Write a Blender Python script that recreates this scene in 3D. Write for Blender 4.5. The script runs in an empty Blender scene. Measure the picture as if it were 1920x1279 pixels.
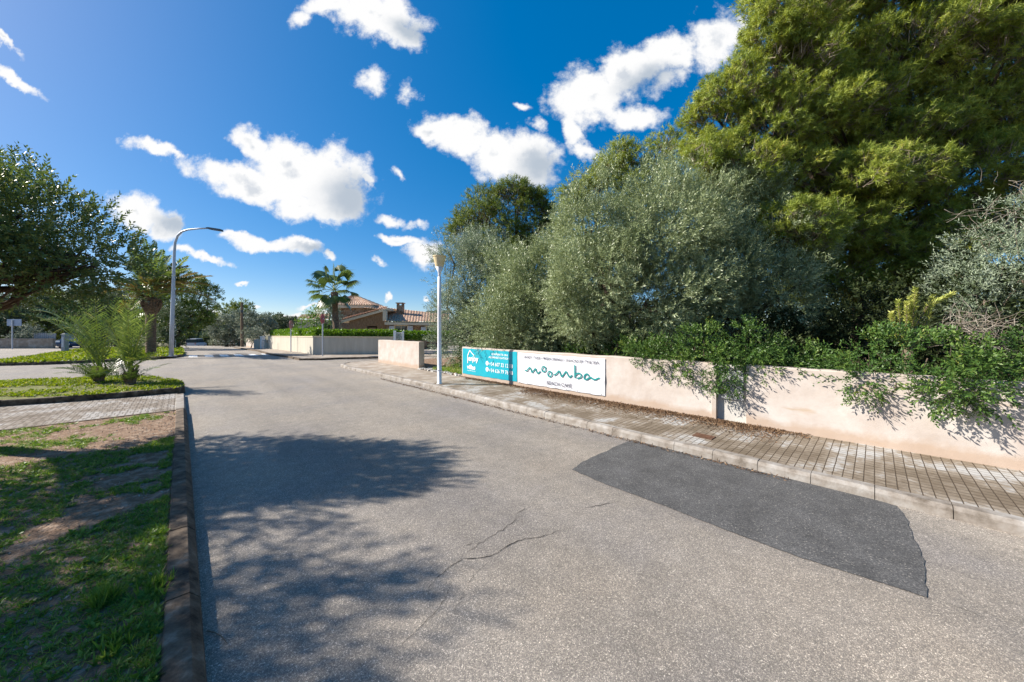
import bpy, math, random
import numpy as np
from mathutils import Vector, Matrix
R = math.radians
H = 1.75            # eye height
F = 650.0           # focal length in photo pixels (1920 wide)
HX, HY = 960.0, 617.0
sc = bpy.context.scene
# ------------------------------------------------------------------ camera
cam = bpy.data.cameras.new('camera'); cam.sensor_width = 36.0; cam.lens = 36.0*F/1920
cam.shift_y = -22.5/1920; cam.clip_start = 0.05; cam.clip_end = 3000
co = bpy.data.objects.new('camera', cam); sc.collection.objects.link(co)
co.location = (0, 0, H); co.rotation_euler = (R(90), 0, 0); sc.camera = co
# ------------------------------------------------------------------ light
SUN_EL = R(34.5); SUN_AZ = math.atan2(-0.995, 0.07)
SDIR = Vector((math.sin(SUN_AZ)*math.cos(SUN_EL), math.cos(SUN_AZ)*math.cos(SUN_EL), math.sin(SUN_EL)))
sl = bpy.data.lights.new('sun', 'SUN'); sl.energy = 5.0; sl.angle = R(0.55); sl.color = (1.0, 0.93, 0.83)
so = bpy.data.objects.new('sun', sl); sc.collection.objects.link(so)
so.rotation_euler = SDIR.to_track_quat('Z', 'Y').to_euler()
sc.view_settings.view_transform = 'Standard'; sc.view_settings.look = 'None'
sc.view_settings.exposure = 1.0; sc.view_settings.gamma = 1
sc.cycles.max_bounces = 6; sc.cycles.diffuse_bounces = 3; sc.cycles.transmission_bounces = 3
sc.cycles.transparent_max_bounces = 4; sc.cycles.caustics_reflective = False

def NT(tree):
    def n(kind, ins=None, **kw):
        d = tree.nodes.new(kind)
        for k, v in kw.items(): setattr(d, k, v)
        for k, v in (ins or {}).items():
            s = d.inputs[k]
            if isinstance(v, bpy.types.NodeSocket): tree.links.new(v, s)
            else: s.default_value = v
        return d
    return n

def build_world():
    w = bpy.data.worlds.new("World"); sc.world = w; w.use_nodes = True
    t = w.node_tree; t.nodes.clear(); n = NT(t)
    sky = n('ShaderNodeTexSky', sky_type='NISHITA', sun_disc=False, sun_elevation=SUN_EL, sun_rotation=SUN_AZ,
            altitude=0, air_density=0.7, dust_density=0.5, ozone_density=3.0)
    gm = n('ShaderNodeGamma', {'Color': sky.outputs[0], 'Gamma': 0.55})
    hs = n('ShaderNodeHueSaturation', {'Hue': 0.503, 'Saturation': 2.0, 'Value': 1.07, 'Color': gm.outputs[0]})
    bg = n('ShaderNodeBackground', {'Color': hs.outputs[0], 'Strength': 0.15})
    tc = n('ShaderNodeTexCoord'); sx = n('ShaderNodeSeparateXYZ', {0: tc.outputs['Generated']})
    ay = n('ShaderNodeMath', {0: sx.outputs[1]}, operation='ABSOLUTE')
    ym = n('ShaderNodeMath', {0: ay.outputs[0], 1: 0.02}, operation='MAXIMUM')
    u = n('ShaderNodeMath', {0: sx.outputs[0], 1: ym.outputs[0]}, operation='DIVIDE')
    v = n('ShaderNodeMath', {0: sx.outputs[2], 1: ym.outputs[0]}, operation='DIVIDE')
    uv = n('ShaderNodeCombineXYZ', {0: u.outputs[0], 1: v.outputs[0]})
    nz = n('ShaderNodeTexNoise', {'Vector': uv.outputs[0], 'Scale': 7.0, 'Detail': 5.0, 'Roughness': 0.62})
    wv = n('ShaderNodeVectorMath', {0: nz.outputs['Color'], 1: (0.5, 0.5, 0.5)}, operation='SUBTRACT')
    ws = n('ShaderNodeVectorMath', {0: wv.outputs[0], 'Scale': 0.11}, operation='SCALE')
    wu = n('ShaderNodeVectorMath', {0: uv.outputs[0], 1: ws.outputs[0]}, operation='ADD')
    # cloud bodies: centre x, y, radii, tilt (all as directions in the sky), density
    B = [(560,325,120,66,-8,1),(480,350,95,34,-6,1),(600,340,105,76,-15,1),(545,300,90,52,-10,1),(455,332,125,34,-12,1),(585,385,85,34,-8,1),(648,375,42,36,0,.9),(472,268,58,30,-35,.9),
         (705,28,95,48,-10,1),(745,62,58,32,-30,1),(620,14,60,22,0,.8),(565,32,32,18,20,.6),
         (1110,178,92,56,10,1),(1180,130,75,48,20,1),(1255,98,95,38,12,.9),(1340,78,72,50,20,.75),(1190,215,72,26,-5,.8),(1072,240,22,42,0,.7),(1100,278,38,14,-35,.6),(1245,150,38,24,30,.35),
         (868,252,82,40,-18,1),(930,292,68,42,-20,1),(992,300,68,50,0,1),(812,240,50,22,0,.9),
         (262,398,70,36,-25,1),(310,430,34,26,-35,1),(500,455,80,16,-8,.9),(560,462,46,19,-5,.9),(615,475,14,9,0,.8),
         (392,486,44,10,-5,.8),(350,480,30,9,0,.6),(755,452,52,12,-8,.8),(798,478,30,34,-30,.8),(12,82,40,9,-38,.7),(32,148,62,11,-42,.8),
         (290,272,62,15,-12,.75),(330,285,30,9,-30,.6),(703,155,34,24,30,.6),(732,408,30,12,-10,.6),(778,420,18,9,0,.5),(690,345,18,9,-25,.7),(768,170,16,22,0,.35),
         (1010,235,18,18,0,.5),(975,200,16,8,0,.45),(745,318,18,9,-35,.45),(445,442,34,9,0,.7),(724,551,9,7,0,.7),(804,560,6,4,0,.6),(455,530,12,4,0,.6),
         (640,600,22,5,0,.7),(577,575,20,5,0,.6),(540,584,16,4,0,.6),(486,573,9,4,0,.7),(395,585,22,9,0,.8),(712,495,16,7,-35,.4),(555,583,12,4,0,.7),(605,590,26,4,0,.6)]
    acc = None
    for (px, py, rx, ry, a, dn) in B:
        m = n('ShaderNodeMapping', {'Vector': wu.outputs[0], 'Location': ((px-HX)/F, (HY-py)/F, 0), 'Rotation': (0, 0, R(a)), 'Scale': (rx/F, ry/F, 1)}, vector_type='TEXTURE')
        l = n('ShaderNodeVectorMath', {0: m.outputs[0]}, operation='LENGTH')
        f = n('ShaderNodeMath', {0: l.outputs['Value'], 1: -dn, 2: dn}, operation='MULTIPLY_ADD')
        acc = f if acc is None else n('ShaderNodeMath', {0: acc.outputs[0], 1: f.outputs[0]}, operation='MAXIMUM')
    n2 = n('ShaderNodeTexNoise', {'Vector': uv.outputs[0], 'Scale': 13.0, 'Detail': 10.0, 'Roughness': 0.64})
    ad = n('ShaderNodeMath', {0: n2.outputs[0], 1: 1.55, 2: -0.77}, operation='MULTIPLY_ADD')
    sm = n('ShaderNodeMath', {0: acc.outputs[0], 1: ad.outputs[0]}, operation='ADD')
    de = n('ShaderNodeMapRange', {'Value': sm.outputs[0], 'From Min': -0.10, 'From Max': 0.42}, interpolation_type='SMOOTHSTEP')
    fr = n('ShaderNodeMath', {0: sx.outputs[1], 1: 0.0}, operation='GREATER_THAN')
    # a scatter of ordinary clouds for the rest of the sky, behind the viewer
    n3 = n('ShaderNodeTexNoise', {'Vector': tc.outputs['Generated'], 'Scale': 3.0, 'Detail': 6.0})
    d3 = n('ShaderNodeMapRange', {'Value': n3.outputs[0], 'From Min': 0.58, 'From Max': 0.72}, interpolation_type='SMOOTHSTEP')
    mx = n('ShaderNodeMix', {0: fr.outputs[0], 2: d3.outputs[0], 3: de.outputs[0]}, data_type='FLOAT')
    n4 = n('ShaderNodeTexNoise', {'Vector': wu.outputs[0], 'Scale': 5.5, 'Detail': 3.0, 'Roughness': 0.5})
    s4 = n('ShaderNodeMath', {0: sm.outputs[0], 1: 0.42, 2: n4.outputs[0]}, operation='MULTIPLY_ADD')
    cr = n('ShaderNodeValToRGB', {0: s4.outputs[0]})
    e = cr.color_ramp.elements; e[0].position = 0.86; e[0].color = (1, 1, 1, 1); e[1].position = 1.22; e[1].color = (0.70, 0.74, 0.80, 1)
    dk = None
    for (px, py, rx, ry, a) in [(655, 372, 85, 62, -15), (1010, 312, 62, 44, 0), (1215, 150, 90, 40, 15), (320, 425, 55, 30, -30), (770, 60, 60, 36, -20), (585, 468, 60, 14, 0)]:
        m = n('ShaderNodeMapping', {'Vector': wu.outputs[0], 'Location': ((px-HX)/F, (HY-py)/F, 0), 'Rotation': (0, 0, R(a)), 'Scale': (rx/F, ry/F, 1)}, vector_type='TEXTURE')
        l = n('ShaderNodeVectorMath', {0: m.outputs[0]}, operation='LENGTH'); k = n('ShaderNodeMapRange', {'Value': l.outputs['Value'], 'From Min': 0.1, 'From Max': 1.0, 'To Min': 1.0, 'To Max': 0.0}, interpolation_type='SMOOTHSTEP')
        dk = k if dk is None else n('ShaderNodeMath', {0: dk.outputs[0], 1: k.outputs[0]}, operation='MAXIMUM')
    cr = n('ShaderNodeMix', {0: dk.outputs[0], 6: cr.outputs[0], 7: (0.50, 0.57, 0.66, 1)}, data_type='RGBA')
    bc = n('ShaderNodeBackground', {'Color': cr.outputs[2], 'Strength': 0.50})
    ms = n('ShaderNodeMixShader', {0: mx.outputs[0], 1: bg.outputs[0], 2: bc.outputs[0]})
    n('ShaderNodeOutputWorld', {0: ms.outputs[0]})
build_world()

# ------------------------------------------------------------------ materials
def ramp(n, val, cols):
    r = n('ShaderNodeValToRGB', {0: val}); el = r.color_ramp.elements
    while len(el) < len(cols): el.new(0.5)
    for e, (p, c) in zip(el, cols): e.position = p; e.color = (*c, 1)
    return r
def newmat(name):
    m = bpy.data.materials.new(name); m.use_nodes = True; t = m.node_tree; t.nodes.clear(); return m, NT(t)
def finish(n, col, rough=0.8, spec=0.3, bumps=(), metal=0.0, extra=None):
    nrm = None
    for (h, st, di) in bumps:
        b = n('ShaderNodeBump', {'Height': h, 'Strength': st, 'Distance': di})
        if nrm is not None: b.id_data.links.new(nrm, b.inputs['Normal'])
        nrm = b.outputs[0]
    ins = {'Base Color': col, 'Roughness': rough, 'Specular IOR Level': spec, 'Metallic': metal}
    if nrm is not None: ins['Normal'] = nrm
    p = n('ShaderNodeBsdfPrincipled', ins); n('ShaderNodeOutputMaterial', {0: p.outputs[0]}); return p
def noisy(name, cols, scale=4.0, detail=6.0, rough=0.85, bump=0.3, bscale=60.0, bdist=0.005, spec=0.3, metal=0.0, stretch=(1, 1, 1)):
    m, n = newmat(name); tc = n('ShaderNodeTexCoord')
    mp = n('ShaderNodeMapping', {'Vector': tc.outputs['Object'], 'Scale': stretch})
    a = n('ShaderNodeTexNoise', {'Vector': mp.outputs[0], 'Scale': scale, 'Detail': detail, 'Roughness': 0.65})
    r = ramp(n, a.outputs[0], cols)
    bs = []
    if bump > 0:
        b = n('ShaderNodeTexNoise', {'Vector': mp.outputs[0], 'Scale': bscale, 'Detail': 4.0}); bs = [(b.outputs[0], bump, bdist)]
    finish(n, r.outputs[0], rough, spec, bs, metal); return m
def plain(name, c, rough=0.5, spec=0.4, metal=0.0, var=0.12):
    return noisy(name, [(0.3, tuple(x*(1-var) for x in c)), (0.7, tuple(min(1, x*(1+var)) for x in c))], 3.0, 4.0, rough, 0.0, spec=spec, metal=metal)
def leafmat(name, cols, trans=0.25, rough=0.55, spec=0.3):
    m, n = newmat(name); a = n('ShaderNodeAttribute', attribute_name='rnd')
    r = ramp(n, a.outputs['Fac'], cols)
    p = n('ShaderNodeBsdfPrincipled', {'Base Color': r.outputs[0], 'Roughness': rough, 'Specular IOR Level': spec})
    hv = n('ShaderNodeHueSaturation', {'Color': r.outputs[0], 'Hue': 0.485, 'Saturation': 1.15, 'Value': 1.5})
    tr = n('ShaderNodeBsdfTranslucent', {'Color': hv.outputs[0]})
    x = n('ShaderNodeMixShader', {0: trans, 1: p.outputs[0], 2: tr.outputs[0]}); n('ShaderNodeOutputMaterial', {0: x.outputs[0]}); return m

def m_asphalt():
    m, n = newmat('asphalt'); tc = n('ShaderNodeTexCoord'); O = tc.outputs['Object']
    v = n('ShaderNodeTexVoronoi', {'Vector': O, 'Scale': 145.0, 'Randomness': 1.0})
    v2 = n('ShaderNodeTexVoronoi', {'Vector': O, 'Scale': 145.0}, feature='DISTANCE_TO_EDGE')
    sep = n('ShaderNodeSeparateColor', {0: v.outputs['Color']})
    chip = ramp(n, sep.outputs[0], [(0.0, (0.15, 0.145, 0.14)), (0.35, (0.225, 0.213, 0.20)), (0.7, (0.29, 0.272, 0.25)), (0.92, (0.37, 0.345, 0.315)), (1.0, (0.52, 0.49, 0.45))])
    ed = n('ShaderNodeMapRange', {'Value': v2.outputs['Distance'], 'From Min': 0.0, 'From Max': 0.16})
    bed = n('ShaderNodeMix', {0: ed.outputs[0], 6: (0.105, 0.099, 0.094, 1), 7: chip.outputs[0]}, data_type='RGBA')
    big = n('ShaderNodeTexNoise', {'Vector': O, 'Scale': 0.55, 'Detail': 5.0, 'Roughness': 0.6})
    tint = ramp(n, big.outputs[0], [(0.32, (1.20, 1.15, 1.12)), (0.5, (1.40, 1.31, 1.19)), (0.68, (1.60, 1.46, 1.28))])
    mid = n('ShaderNodeTexNoise', {'Vector': O, 'Scale': 6.0, 'Detail': 6.0, 'Roughness': 0.7})
    md = n('ShaderNodeMapRange', {'Value': mid.outputs[0], 'From Min': 0.3, 'From Max': 0.7, 'To Min': 0.86, 'To Max': 1.14})
    c1 = n('ShaderNodeMix', {0: 1.0, 6: bed.outputs[2], 7: tint.outputs[0]}, data_type='RGBA', blend_type='MULTIPLY')
    # worn strips along the road direction
    mp = n('ShaderNodeMapping', {'Vector': O, 'Scale': (1.1, 0.10, 1)})
    wr = n('ShaderNodeTexNoise', {'Vector': mp.outputs[0], 'Scale': 1.2, 'Detail': 3.0})
    wm = n('ShaderNodeMapRange', {'Value': wr.outputs[0], 'From Min': 0.3, 'From Max': 0.7, 'To Min': 0.90, 'To Max': 1.12})
    k0 = n('ShaderNodeMath', {0: md.outputs[0], 1: wm.outputs[0]}, operation='MULTIPLY')
    wob = n('ShaderNodeVectorMath', {0: mid.outputs['Color'], 'Scale': 0.5}, operation='SCALE'); wo = n('ShaderNodeVectorMath', {0: O, 1: wob.outputs[0]}, operation='ADD')
    k = k0
    for (cx, cy, rx, ry, g) in ((5.05, -.95, .55, 1.0, .22), (5.05, 4.5, .30, 3.0, .14), (2.0, 3.0, .5, 6.0, -.08), (3.6, 2.5, .35, 5.0, -.06), (5.0, 12, .6, 5, .12), (.5, 9.0, .5, 6, .10)):
        mm = n('ShaderNodeMapping', {'Vector': wo.outputs[0], 'Location': (cx+.25, cy+.25, 0), 'Scale': (rx, ry, 50)}, vector_type='TEXTURE'); ln = n('ShaderNodeVectorMath', {0: mm.outputs[0]}, operation='LENGTH')
        g1 = n('ShaderNodeMapRange', {'Value': ln.outputs['Value'], 'From Min': 0.3, 'From Max': 1.3, 'To Min': 1+g, 'To Max': 1.0}, interpolation_type='SMOOTHSTEP'); k = n('ShaderNodeMath', {0: k.outputs[0], 1: g1.outputs[0]}, operation='MULTIPLY')
    c2 = n('ShaderNodeVectorMath', {0: c1.outputs[2], 'Scale': k.outputs[0]}, operation='SCALE')
    finish(n, c2.outputs[0], 0.85, 0.25, [(ed.outputs[0], 0.55, 0.004), (mid.outputs[0], 0.2, 0.01)]); return m
def m_patch():
    m, n = newmat('fresh_asphalt'); tc = n('ShaderNodeTexCoord'); O = tc.outputs['Object']
    v = n('ShaderNodeTexVoronoi', {'Vector': O, 'Scale': 130.0}); sep = n('ShaderNodeSeparateColor', {0: v.outputs['Color']})
    chip = ramp(n, sep.outputs[0], [(0.0, (0.048, 0.048, 0.049)), (0.8, (0.098, 0.096, 0.094)), (0.97, (0.14, 0.135, 0.13)), (1.0, (0.26, 0.24, 0.21))])
    mid = n('ShaderNodeTexNoise', {'Vector': O, 'Scale': 3.0, 'Detail': 8.0, 'Roughness': 0.7})
    md = n('ShaderNodeMapRange', {'Value': mid.outputs[0], 'From Min': 0.3, 'From Max': 0.7, 'To Min': 0.74, 'To Max': 1.34})
    c2 = n('ShaderNodeVectorMath', {0: chip.outputs[0], 'Scale': md.outputs[0]}, operation='SCALE')
    finish(n, c2.outputs[0], 0.8, 0.3, [(v.outputs['Distance'], 0.4, 0.003), (mid.outputs[0], 0.15, 0.02)]); return m
def m_pavers(name, bw, bh, rot, ca, cb, cc, wear):
    m, n = newmat(name); tc = n('ShaderNodeTexCoord'); O = tc.outputs['Object']
    wob = n('ShaderNodeTexNoise', {'Vector': O, 'Scale': 6.0, 'Detail': 2.0})
    ww = n('ShaderNodeVectorMath', {0: wob.outputs['Color'], 1: (0.5, 0.5, 0.5)}, operation='SUBTRACT')
    w2 = n('ShaderNodeVectorMath', {0: ww.outputs[0], 'Scale': 0.010}, operation='SCALE')
    ob = n('ShaderNodeVectorMath', {0: O, 1: w2.outputs[0]}, operation='ADD')
    mp = n('ShaderNodeMapping', {'Vector': ob.outputs[0], 'Rotation': (0, 0, rot)})
    bk = n('ShaderNodeTexBrick', {'Vector': mp.outputs[0], 'Color1': (0, 0, 0, 1), 'Color2': (1, 1, 1, 1), 'Mortar': (0.5, 0.5, 0.5, 1), 'Scale': 1.0,
            'Mortar Size': 0.005, 'Mortar Smooth': 0.4, 'Brick Width': bw, 'Row Height': bh}, offset=0.5)
    st = n('ShaderNodeTexNoise', {'Vector': O, 'Scale': 1.3, 'Detail': 8.0, 'Roughness': 0.72})
    mp2 = n('ShaderNodeMapping', {'Vector': O, 'Scale': (12.0, 2.0, 1)})
    fine = n('ShaderNodeTexNoise', {'Vector': mp2.outputs[0], 'Scale': 5.0, 'Detail': 6.0, 'Roughness': 0.7})
    sb = n('ShaderNodeSeparateColor', {0: bk.outputs['Color']})
    a1 = n('ShaderNodeMath', {0: sb.outputs[0], 1: 0.06, 2: st.outputs[0]}, operation='MULTIPLY_ADD')
    a2 = n('ShaderNodeMath', {0: fine.outputs[0], 1: 0.22, 2: a1.outputs[0]}, operation='MULTIPLY_ADD')
    r = ramp(n, a2.outputs[0], [(wear-0.12, ca), (wear, cb), (wear+0.09, cc)])
    wvx = n('ShaderNodeTexWave', {'Vector': mp.outputs[0], 'Scale': 3.2, 'Distortion': 1.2, 'Detail': 2.0, 'Detail Scale': 3.0}, bands_direction='X')
    wm_ = n('ShaderNodeMapRange', {'Value': wvx.outputs[0], 'From Min': 0.0, 'From Max': 0.25, 'To Min': 0.62, 'To Max': 1.0}); rr_ = n('ShaderNodeVectorMath', {0: r.outputs[0], 'Scale': wm_.outputs[0]}, operation='SCALE')
    c = n('ShaderNodeMix', {0: bk.outputs['Fac'], 6: rr_.outputs[0], 7: (0.085, 0.062, 0.042, 1)}, data_type='RGBA')
    inv = n('ShaderNodeMath', {0: 1.0, 1: bk.outputs['Fac']}, operation='SUBTRACT')
    finish(n, c.outputs[2], 0.9, 0.2, [(inv.outputs[0], 0.8, 0.012), (fine.outputs[0], 0.4, 0.004)]); return m
def m_wall():
    m, n = newmat('render_plaster'); tc = n('ShaderNodeTexCoord'); O = tc.outputs['Object']
    a = n('ShaderNodeTexNoise', {'Vector': O, 'Scale': 1.7, 'Detail': 7.0, 'Roughness': 0.65})
    r = ramp(n, a.outputs[0], [(0.30, (0.41, 0.345, 0.30)), (0.5, (0.475, 0.42, 0.38)), (0.66, (0.53, 0.49, 0.455))])
    mp = n('ShaderNodeMapping', {'Vector': O, 'Scale': (1.0, 1.0, 5.0)})
    s = n('ShaderNodeTexNoise', {'Vector': mp.outputs[0], 'Scale': 1.1, 'Detail': 3.0})
    sp = n('ShaderNodeMapRange', {'Value': s.outputs[0], 'From Min': 0.62, 'From Max': 0.74}, interpolation_type='SMOOTHSTEP')
    c = n('ShaderNodeMix', {0: sp.outputs[0], 6: r.outputs[0], 7: (0.42, 0.33, 0.25, 1)}, data_type='RGBA')
    sx = n('ShaderNodeSeparateXYZ', {0: O})
    lo = n('ShaderNodeMath', {0: a.outputs[0], 1: 0.32, 2: sx.outputs[2]}, operation='MULTIPLY_ADD')
    lm = n('ShaderNodeMapRange', {'Value': lo.outputs[0], 'From Min': 0.26, 'From Max': 0.36, 'To Min': 0.7, 'To Max': 0.0})
    c2 = n('ShaderNodeMix', {0: lm.outputs[0], 6: c.outputs[2], 7: (0.40, 0.29, 0.21, 1)}, data_type='RGBA')
    mp3 = n('ShaderNodeMapping', {'Vector': O, 'Scale': (1.0, 0.25, 0.03)})
    hl = n('ShaderNodeTexNoise', {'Vector': mp3.outputs[0], 'Scale': 40.0, 'Detail': 2.0})
    up = n('ShaderNodeMath', {0: hl.outputs[0], 1: 0.25, 2: sx.outputs[2]}, operation='MULTIPLY_ADD')
    um = n('ShaderNodeMapRange', {'Value': up.outputs[0], 'From Min': 0.98, 'From Max': 1.28, 'To Min': 0.0, 'To Max': 0.6})
    c3 = n('ShaderNodeMix', {0: um.outputs[0], 6: c2.outputs[2], 7: (0.42, 0.35, 0.29, 1)}, data_type='RGBA')
    b = n('ShaderNodeTexNoise', {'Vector': O, 'Scale': 90.0, 'Detail': 4.0}); b2 = n('ShaderNodeTexNoise', {'Vector': O, 'Scale': 5.0, 'Detail': 3.0})
    finish(n, c3.outputs[2], 0.92, 0.15, [(b.outputs[0], 0.3, 0.003), (b2.outputs[0], 0.35, 0.02)]); return m
def m_stone():
    m, n = newmat('rubble_stone'); tc = n('ShaderNodeTexCoord'); O = tc.outputs['Object']
    v = n('ShaderNodeTexVoronoi', {'Vector': O, 'Scale': 3.6}); e = n('ShaderNodeTexVoronoi', {'Vector': O, 'Scale': 3.6}, feature='DISTANCE_TO_EDGE')
    s = n('ShaderNodeSeparateColor', {0: v.outputs['Color']})
    r = ramp(n, s.outputs[0], [(0.0, (0.16, 0.09, 0.045)), (0.5, (0.27, 0.17, 0.10)), (1.0, (0.40, 0.29, 0.19))])
    k = n('ShaderNodeMapRange', {'Value': e.outputs['Distance'], 'From Min': 0.0, 'From Max': 0.06})
    c = n('ShaderNodeMix', {0: k.outputs[0], 6: (0.38, 0.32, 0.25, 1), 7: r.outputs[0]}, data_type='RGBA')
    finish(n, c.outputs[2], 0.9, 0.2, [(k.outputs[0], 0.6, 0.03)]); return m

MAT = {}
MAT['asphalt'] = m_asphalt(); MAT['patch'] = m_patch()
MAT['pave'] = m_pavers('sidewalk_pavers', 0.8, 0.083, 0, (0.16, 0.125, 0.088), (0.26, 0.215, 0.165), (0.42, 0.41, 0.39), 0.66)
MAT['path'] = m_pavers('path_pavers', 0.105, 0.21, 0, (0.14, 0.11, 0.085), (0.23, 0.195, 0.16), (0.33, 0.31, 0.29), 0.62)
MAT['wall'] = m_wall(); MAT['stone'] = m_stone()
MAT['kerb'] = noisy('pale_kerb', [(0.28, (0.10, 0.08, 0.06)), (0.45, (0.23, 0.20, 0.17)), (0.7, (0.36, 0.34, 0.315))], 5, 8, 0.85, 0.4, 50, 0.006)
MAT['kerb_old'] = noisy('mossy_kerb', [(0.34, (0.028, 0.020, 0.014)), (0.46, (0.085, 0.060, 0.040)), (0.58, (0.15, 0.11, 0.075)), (0.68, (0.25, 0.20, 0.15)), (0.76, (0.36, 0.20, 0.06))], 7, 9, 0.9, 0.6, 70, 0.008)
MAT['concrete'] = noisy('worn_concrete', [(0.3, (0.20, 0.155, 0.115)), (0.5, (0.30, 0.25, 0.20)), (0.7, (0.43, 0.39, 0.34))], 2.2, 9, 0.9, 0.4, 40, 0.006)
MAT['soil'] = noisy('dry_soil', [(0.3, (0.10, 0.055, 0.032)), (0.5, (0.23, 0.145, 0.09)), (0.72, (0.40, 0.32, 0.25))], 9, 9, 0.95, 0.9, 45, 0.03)
MAT['bedsoil'] = noisy('mossy_soil', [(0.3, (0.07, 0.09, 0.02)), (0.5, (0.14, 0.15, 0.035)), (0.7, (0.24, 0.20, 0.08))], 6, 8, 0.95, 0.8, 40, 0.03)
MAT['earth'] = noisy('dry_earth', [(0.3, (0.07, 0.07, 0.035)), (0.6, (0.16, 0.14, 0.08))], 0.3, 8, 0.95, 0.3, 5, 0.05)
MAT['white_paint'] = noisy('road_paint', [(0.3, (0.45, 0.45, 0.44)), (0.5, (0.78, 0.78, 0.76))], 9, 8, 0.7, 0.1)
MAT['crack'] = plain('crack_dark', (0.022, 0.02, 0.018), 0.95, 0.1)  # near-black colour of the thin ribbons laid as road cracks
MAT['lamp_white'] = noisy('lamp_paint', [(0.3, (0.60, 0.61, 0.64)), (0.6, (0.74, 0.75, 0.78))], 5, 5, 0.45, 0.05)
MAT['lamp_cream'] = noisy('lamp_shade_plastic', [(0.3, (0.58, 0.45, 0.24)), (0.7, (0.72, 0.60, 0.38))], 8, 5, 0.5, 0.0)
MAT['galv'] = noisy('galvanised_steel', [(0.3, (0.36, 0.39, 0.45)), (0.7, (0.50, 0.53, 0.58))], 6, 5, 0.45, 0.05, metal=0.25)
MAT['dark_metal'] = plain('dark_metal', (0.08, 0.09, 0.10), 0.45, 0.4, 0.3)
MAT['teal'] = noisy('teal_vinyl', [(0.3, (0.004, 0.30, 0.40)), (0.7, (0.01, 0.36, 0.45))], 1.2, 3, 0.38, 0.25, 3.0, 0.02, spec=0.4)
MAT['teal2'] = plain('sea_green_print', (0.005, 0.22, 0.22), 0.5)
MAT['banner'] = noisy('white_vinyl', [(0.3, (0.60, 0.61, 0.65)), (0.7, (0.68, 0.68, 0.71))], 1.0, 3, 0.42, 0.35, 2.4, 0.04, spec=0.4, stretch=(1, 1, .5))
MAT['white'] = plain('white_print', (0.82, 0.84, 0.85), 0.5, var=0.02)
MAT['ink'] = plain('navy_print', (0.02, 0.02, 0.05), 0.5)
MAT['rust'] = noisy('rusty_iron', [(0.3, (0.07, 0.035, 0.02)), (0.7, (0.15, 0.08, 0.05))], 12, 6, 0.8, 0.3)
MAT['villa_wall'] = noisy('cream_render', [(0.3, (0.42, 0.38, 0.31)), (0.7, (0.54, 0.50, 0.42))], 1.0, 5, 0.9, 0.1, stretch=(4, 4, .4))
MAT['cream'] = plain('cream_trim', (0.62, 0.53, 0.38), 0.8)
MAT['tile'] = noisy('clay_tiles', [(0.25, (0.20, 0.10, 0.065)), (0.45, (0.42, 0.26, 0.18)), (0.6, (0.58, 0.44, 0.33)), (0.75, (0.30, 0.18, 0.13))], 6.0, 4, 0.9, 0.3, 30, .02)
MAT['timber'] = noisy('warm_stone_cladding', [(0.3, (0.13, 0.075, 0.035)), (0.5, (0.24, 0.14, 0.07)), (0.7, (0.34, 0.24, 0.14))], 4.0, 6, 0.85, 0.4, stretch=(3, 3, 1))
MAT['shutter'] = plain('pale_blue_shutter', (0.55, 0.62, 0.72), 0.6)
MAT['glass'] = plain('dark_glass', (0.03, 0.045, 0.06), 0.06, 1.0)
MAT['bark'] = noisy('bark', [(0.3, (0.04, 0.028, 0.02)), (0.7, (0.12, 0.09, 0.065))], 8, 8, 0.95, 0.9, 30, 0.03, stretch=(1, 1, .3))
MAT['bark_light'] = noisy('grey_bark', [(0.3, (0.10, 0.075, 0.05)), (0.7, (0.24, 0.19, 0.14))], 8, 8, 0.95, 0.9, 30, 0.03, stretch=(1, 1, .3))
MAT['palm_trunk'] = noisy('palm_trunk', [(0.3, (0.07, 0.045, 0.03)), (0.5, (0.19, 0.125, 0.085)), (0.7, (0.34, 0.25, 0.17))], 9, 6, 0.95, 1.0, 20, 0.05, stretch=(.6, .6, 2))
MAT['pole_wood'] = noisy('pole_wood', [(0.3, (0.12, 0.075, 0.045)), (0.7, (0.24, 0.17, 0.11))], 4, 6, 0.9, 0.4, stretch=(4, 4, .4))
MAT['navy'] = plain('navy_car_paint', (0.012, 0.04, 0.10), 0.2, 0.6)
MAT['vanpaint'] = plain('silver_car_paint', (0.42, 0.46, 0.52), 0.3, 0.5)
MAT['rubber'] = plain('rubber', (0.02, 0.02, 0.02), 0.8)
MAT['red'] = plain('red_sign_paint', (0.42, 0.06, 0.06), 0.5)
MAT['pink'] = plain('faded_sign_paint', (0.55, 0.24, 0.24), 0.6)
MAT['sign_back'] = plain('sign_back', (0.32, 0.38, 0.48), 0.5)
MAT['cabinet'] = noisy('grey_cabinet', [(0.3, (0.24, 0.25, 0.27)), (0.7, (0.40, 0.40, 0.40))], 7, 7, 0.8, 0.3)
MAT['panel'] = noisy('pale_concrete_panel', [(0.3, (0.42, 0.40, 0.37)), (0.7, (0.56, 0.54, 0.50))], 4, 7, 0.85, 0.3)
L_OLIVE = leafmat('olive_leaf', [(0.0, (0.120, 0.156, 0.064)), (0.5, (0.249, 0.301, 0.145)), (0.85, (0.419, 0.474, 0.274)), (1.0, (0.658, 0.685, 0.445))], 0.15, 0.42, 0.45)
L_OLIVE2 = leafmat('grey_olive_leaf', [(0.0, (0.093, 0.129, 0.075)), (0.5, (0.214, 0.268, 0.169)), (1.0, (0.496, 0.554, 0.428))], 0.15, 0.5, 0.35)
L_PINE = leafmat('pine_needle', [(0.0, (0.082, 0.123, 0.026)), (0.45, (0.214, 0.275, 0.045)), (0.8, (0.386, 0.433, 0.081)), (0.97, (0.529, 0.472, 0.128)), (1.0, (0.488, 0.237, 0.128))], 0.25, 0.5, 0.3)
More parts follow.
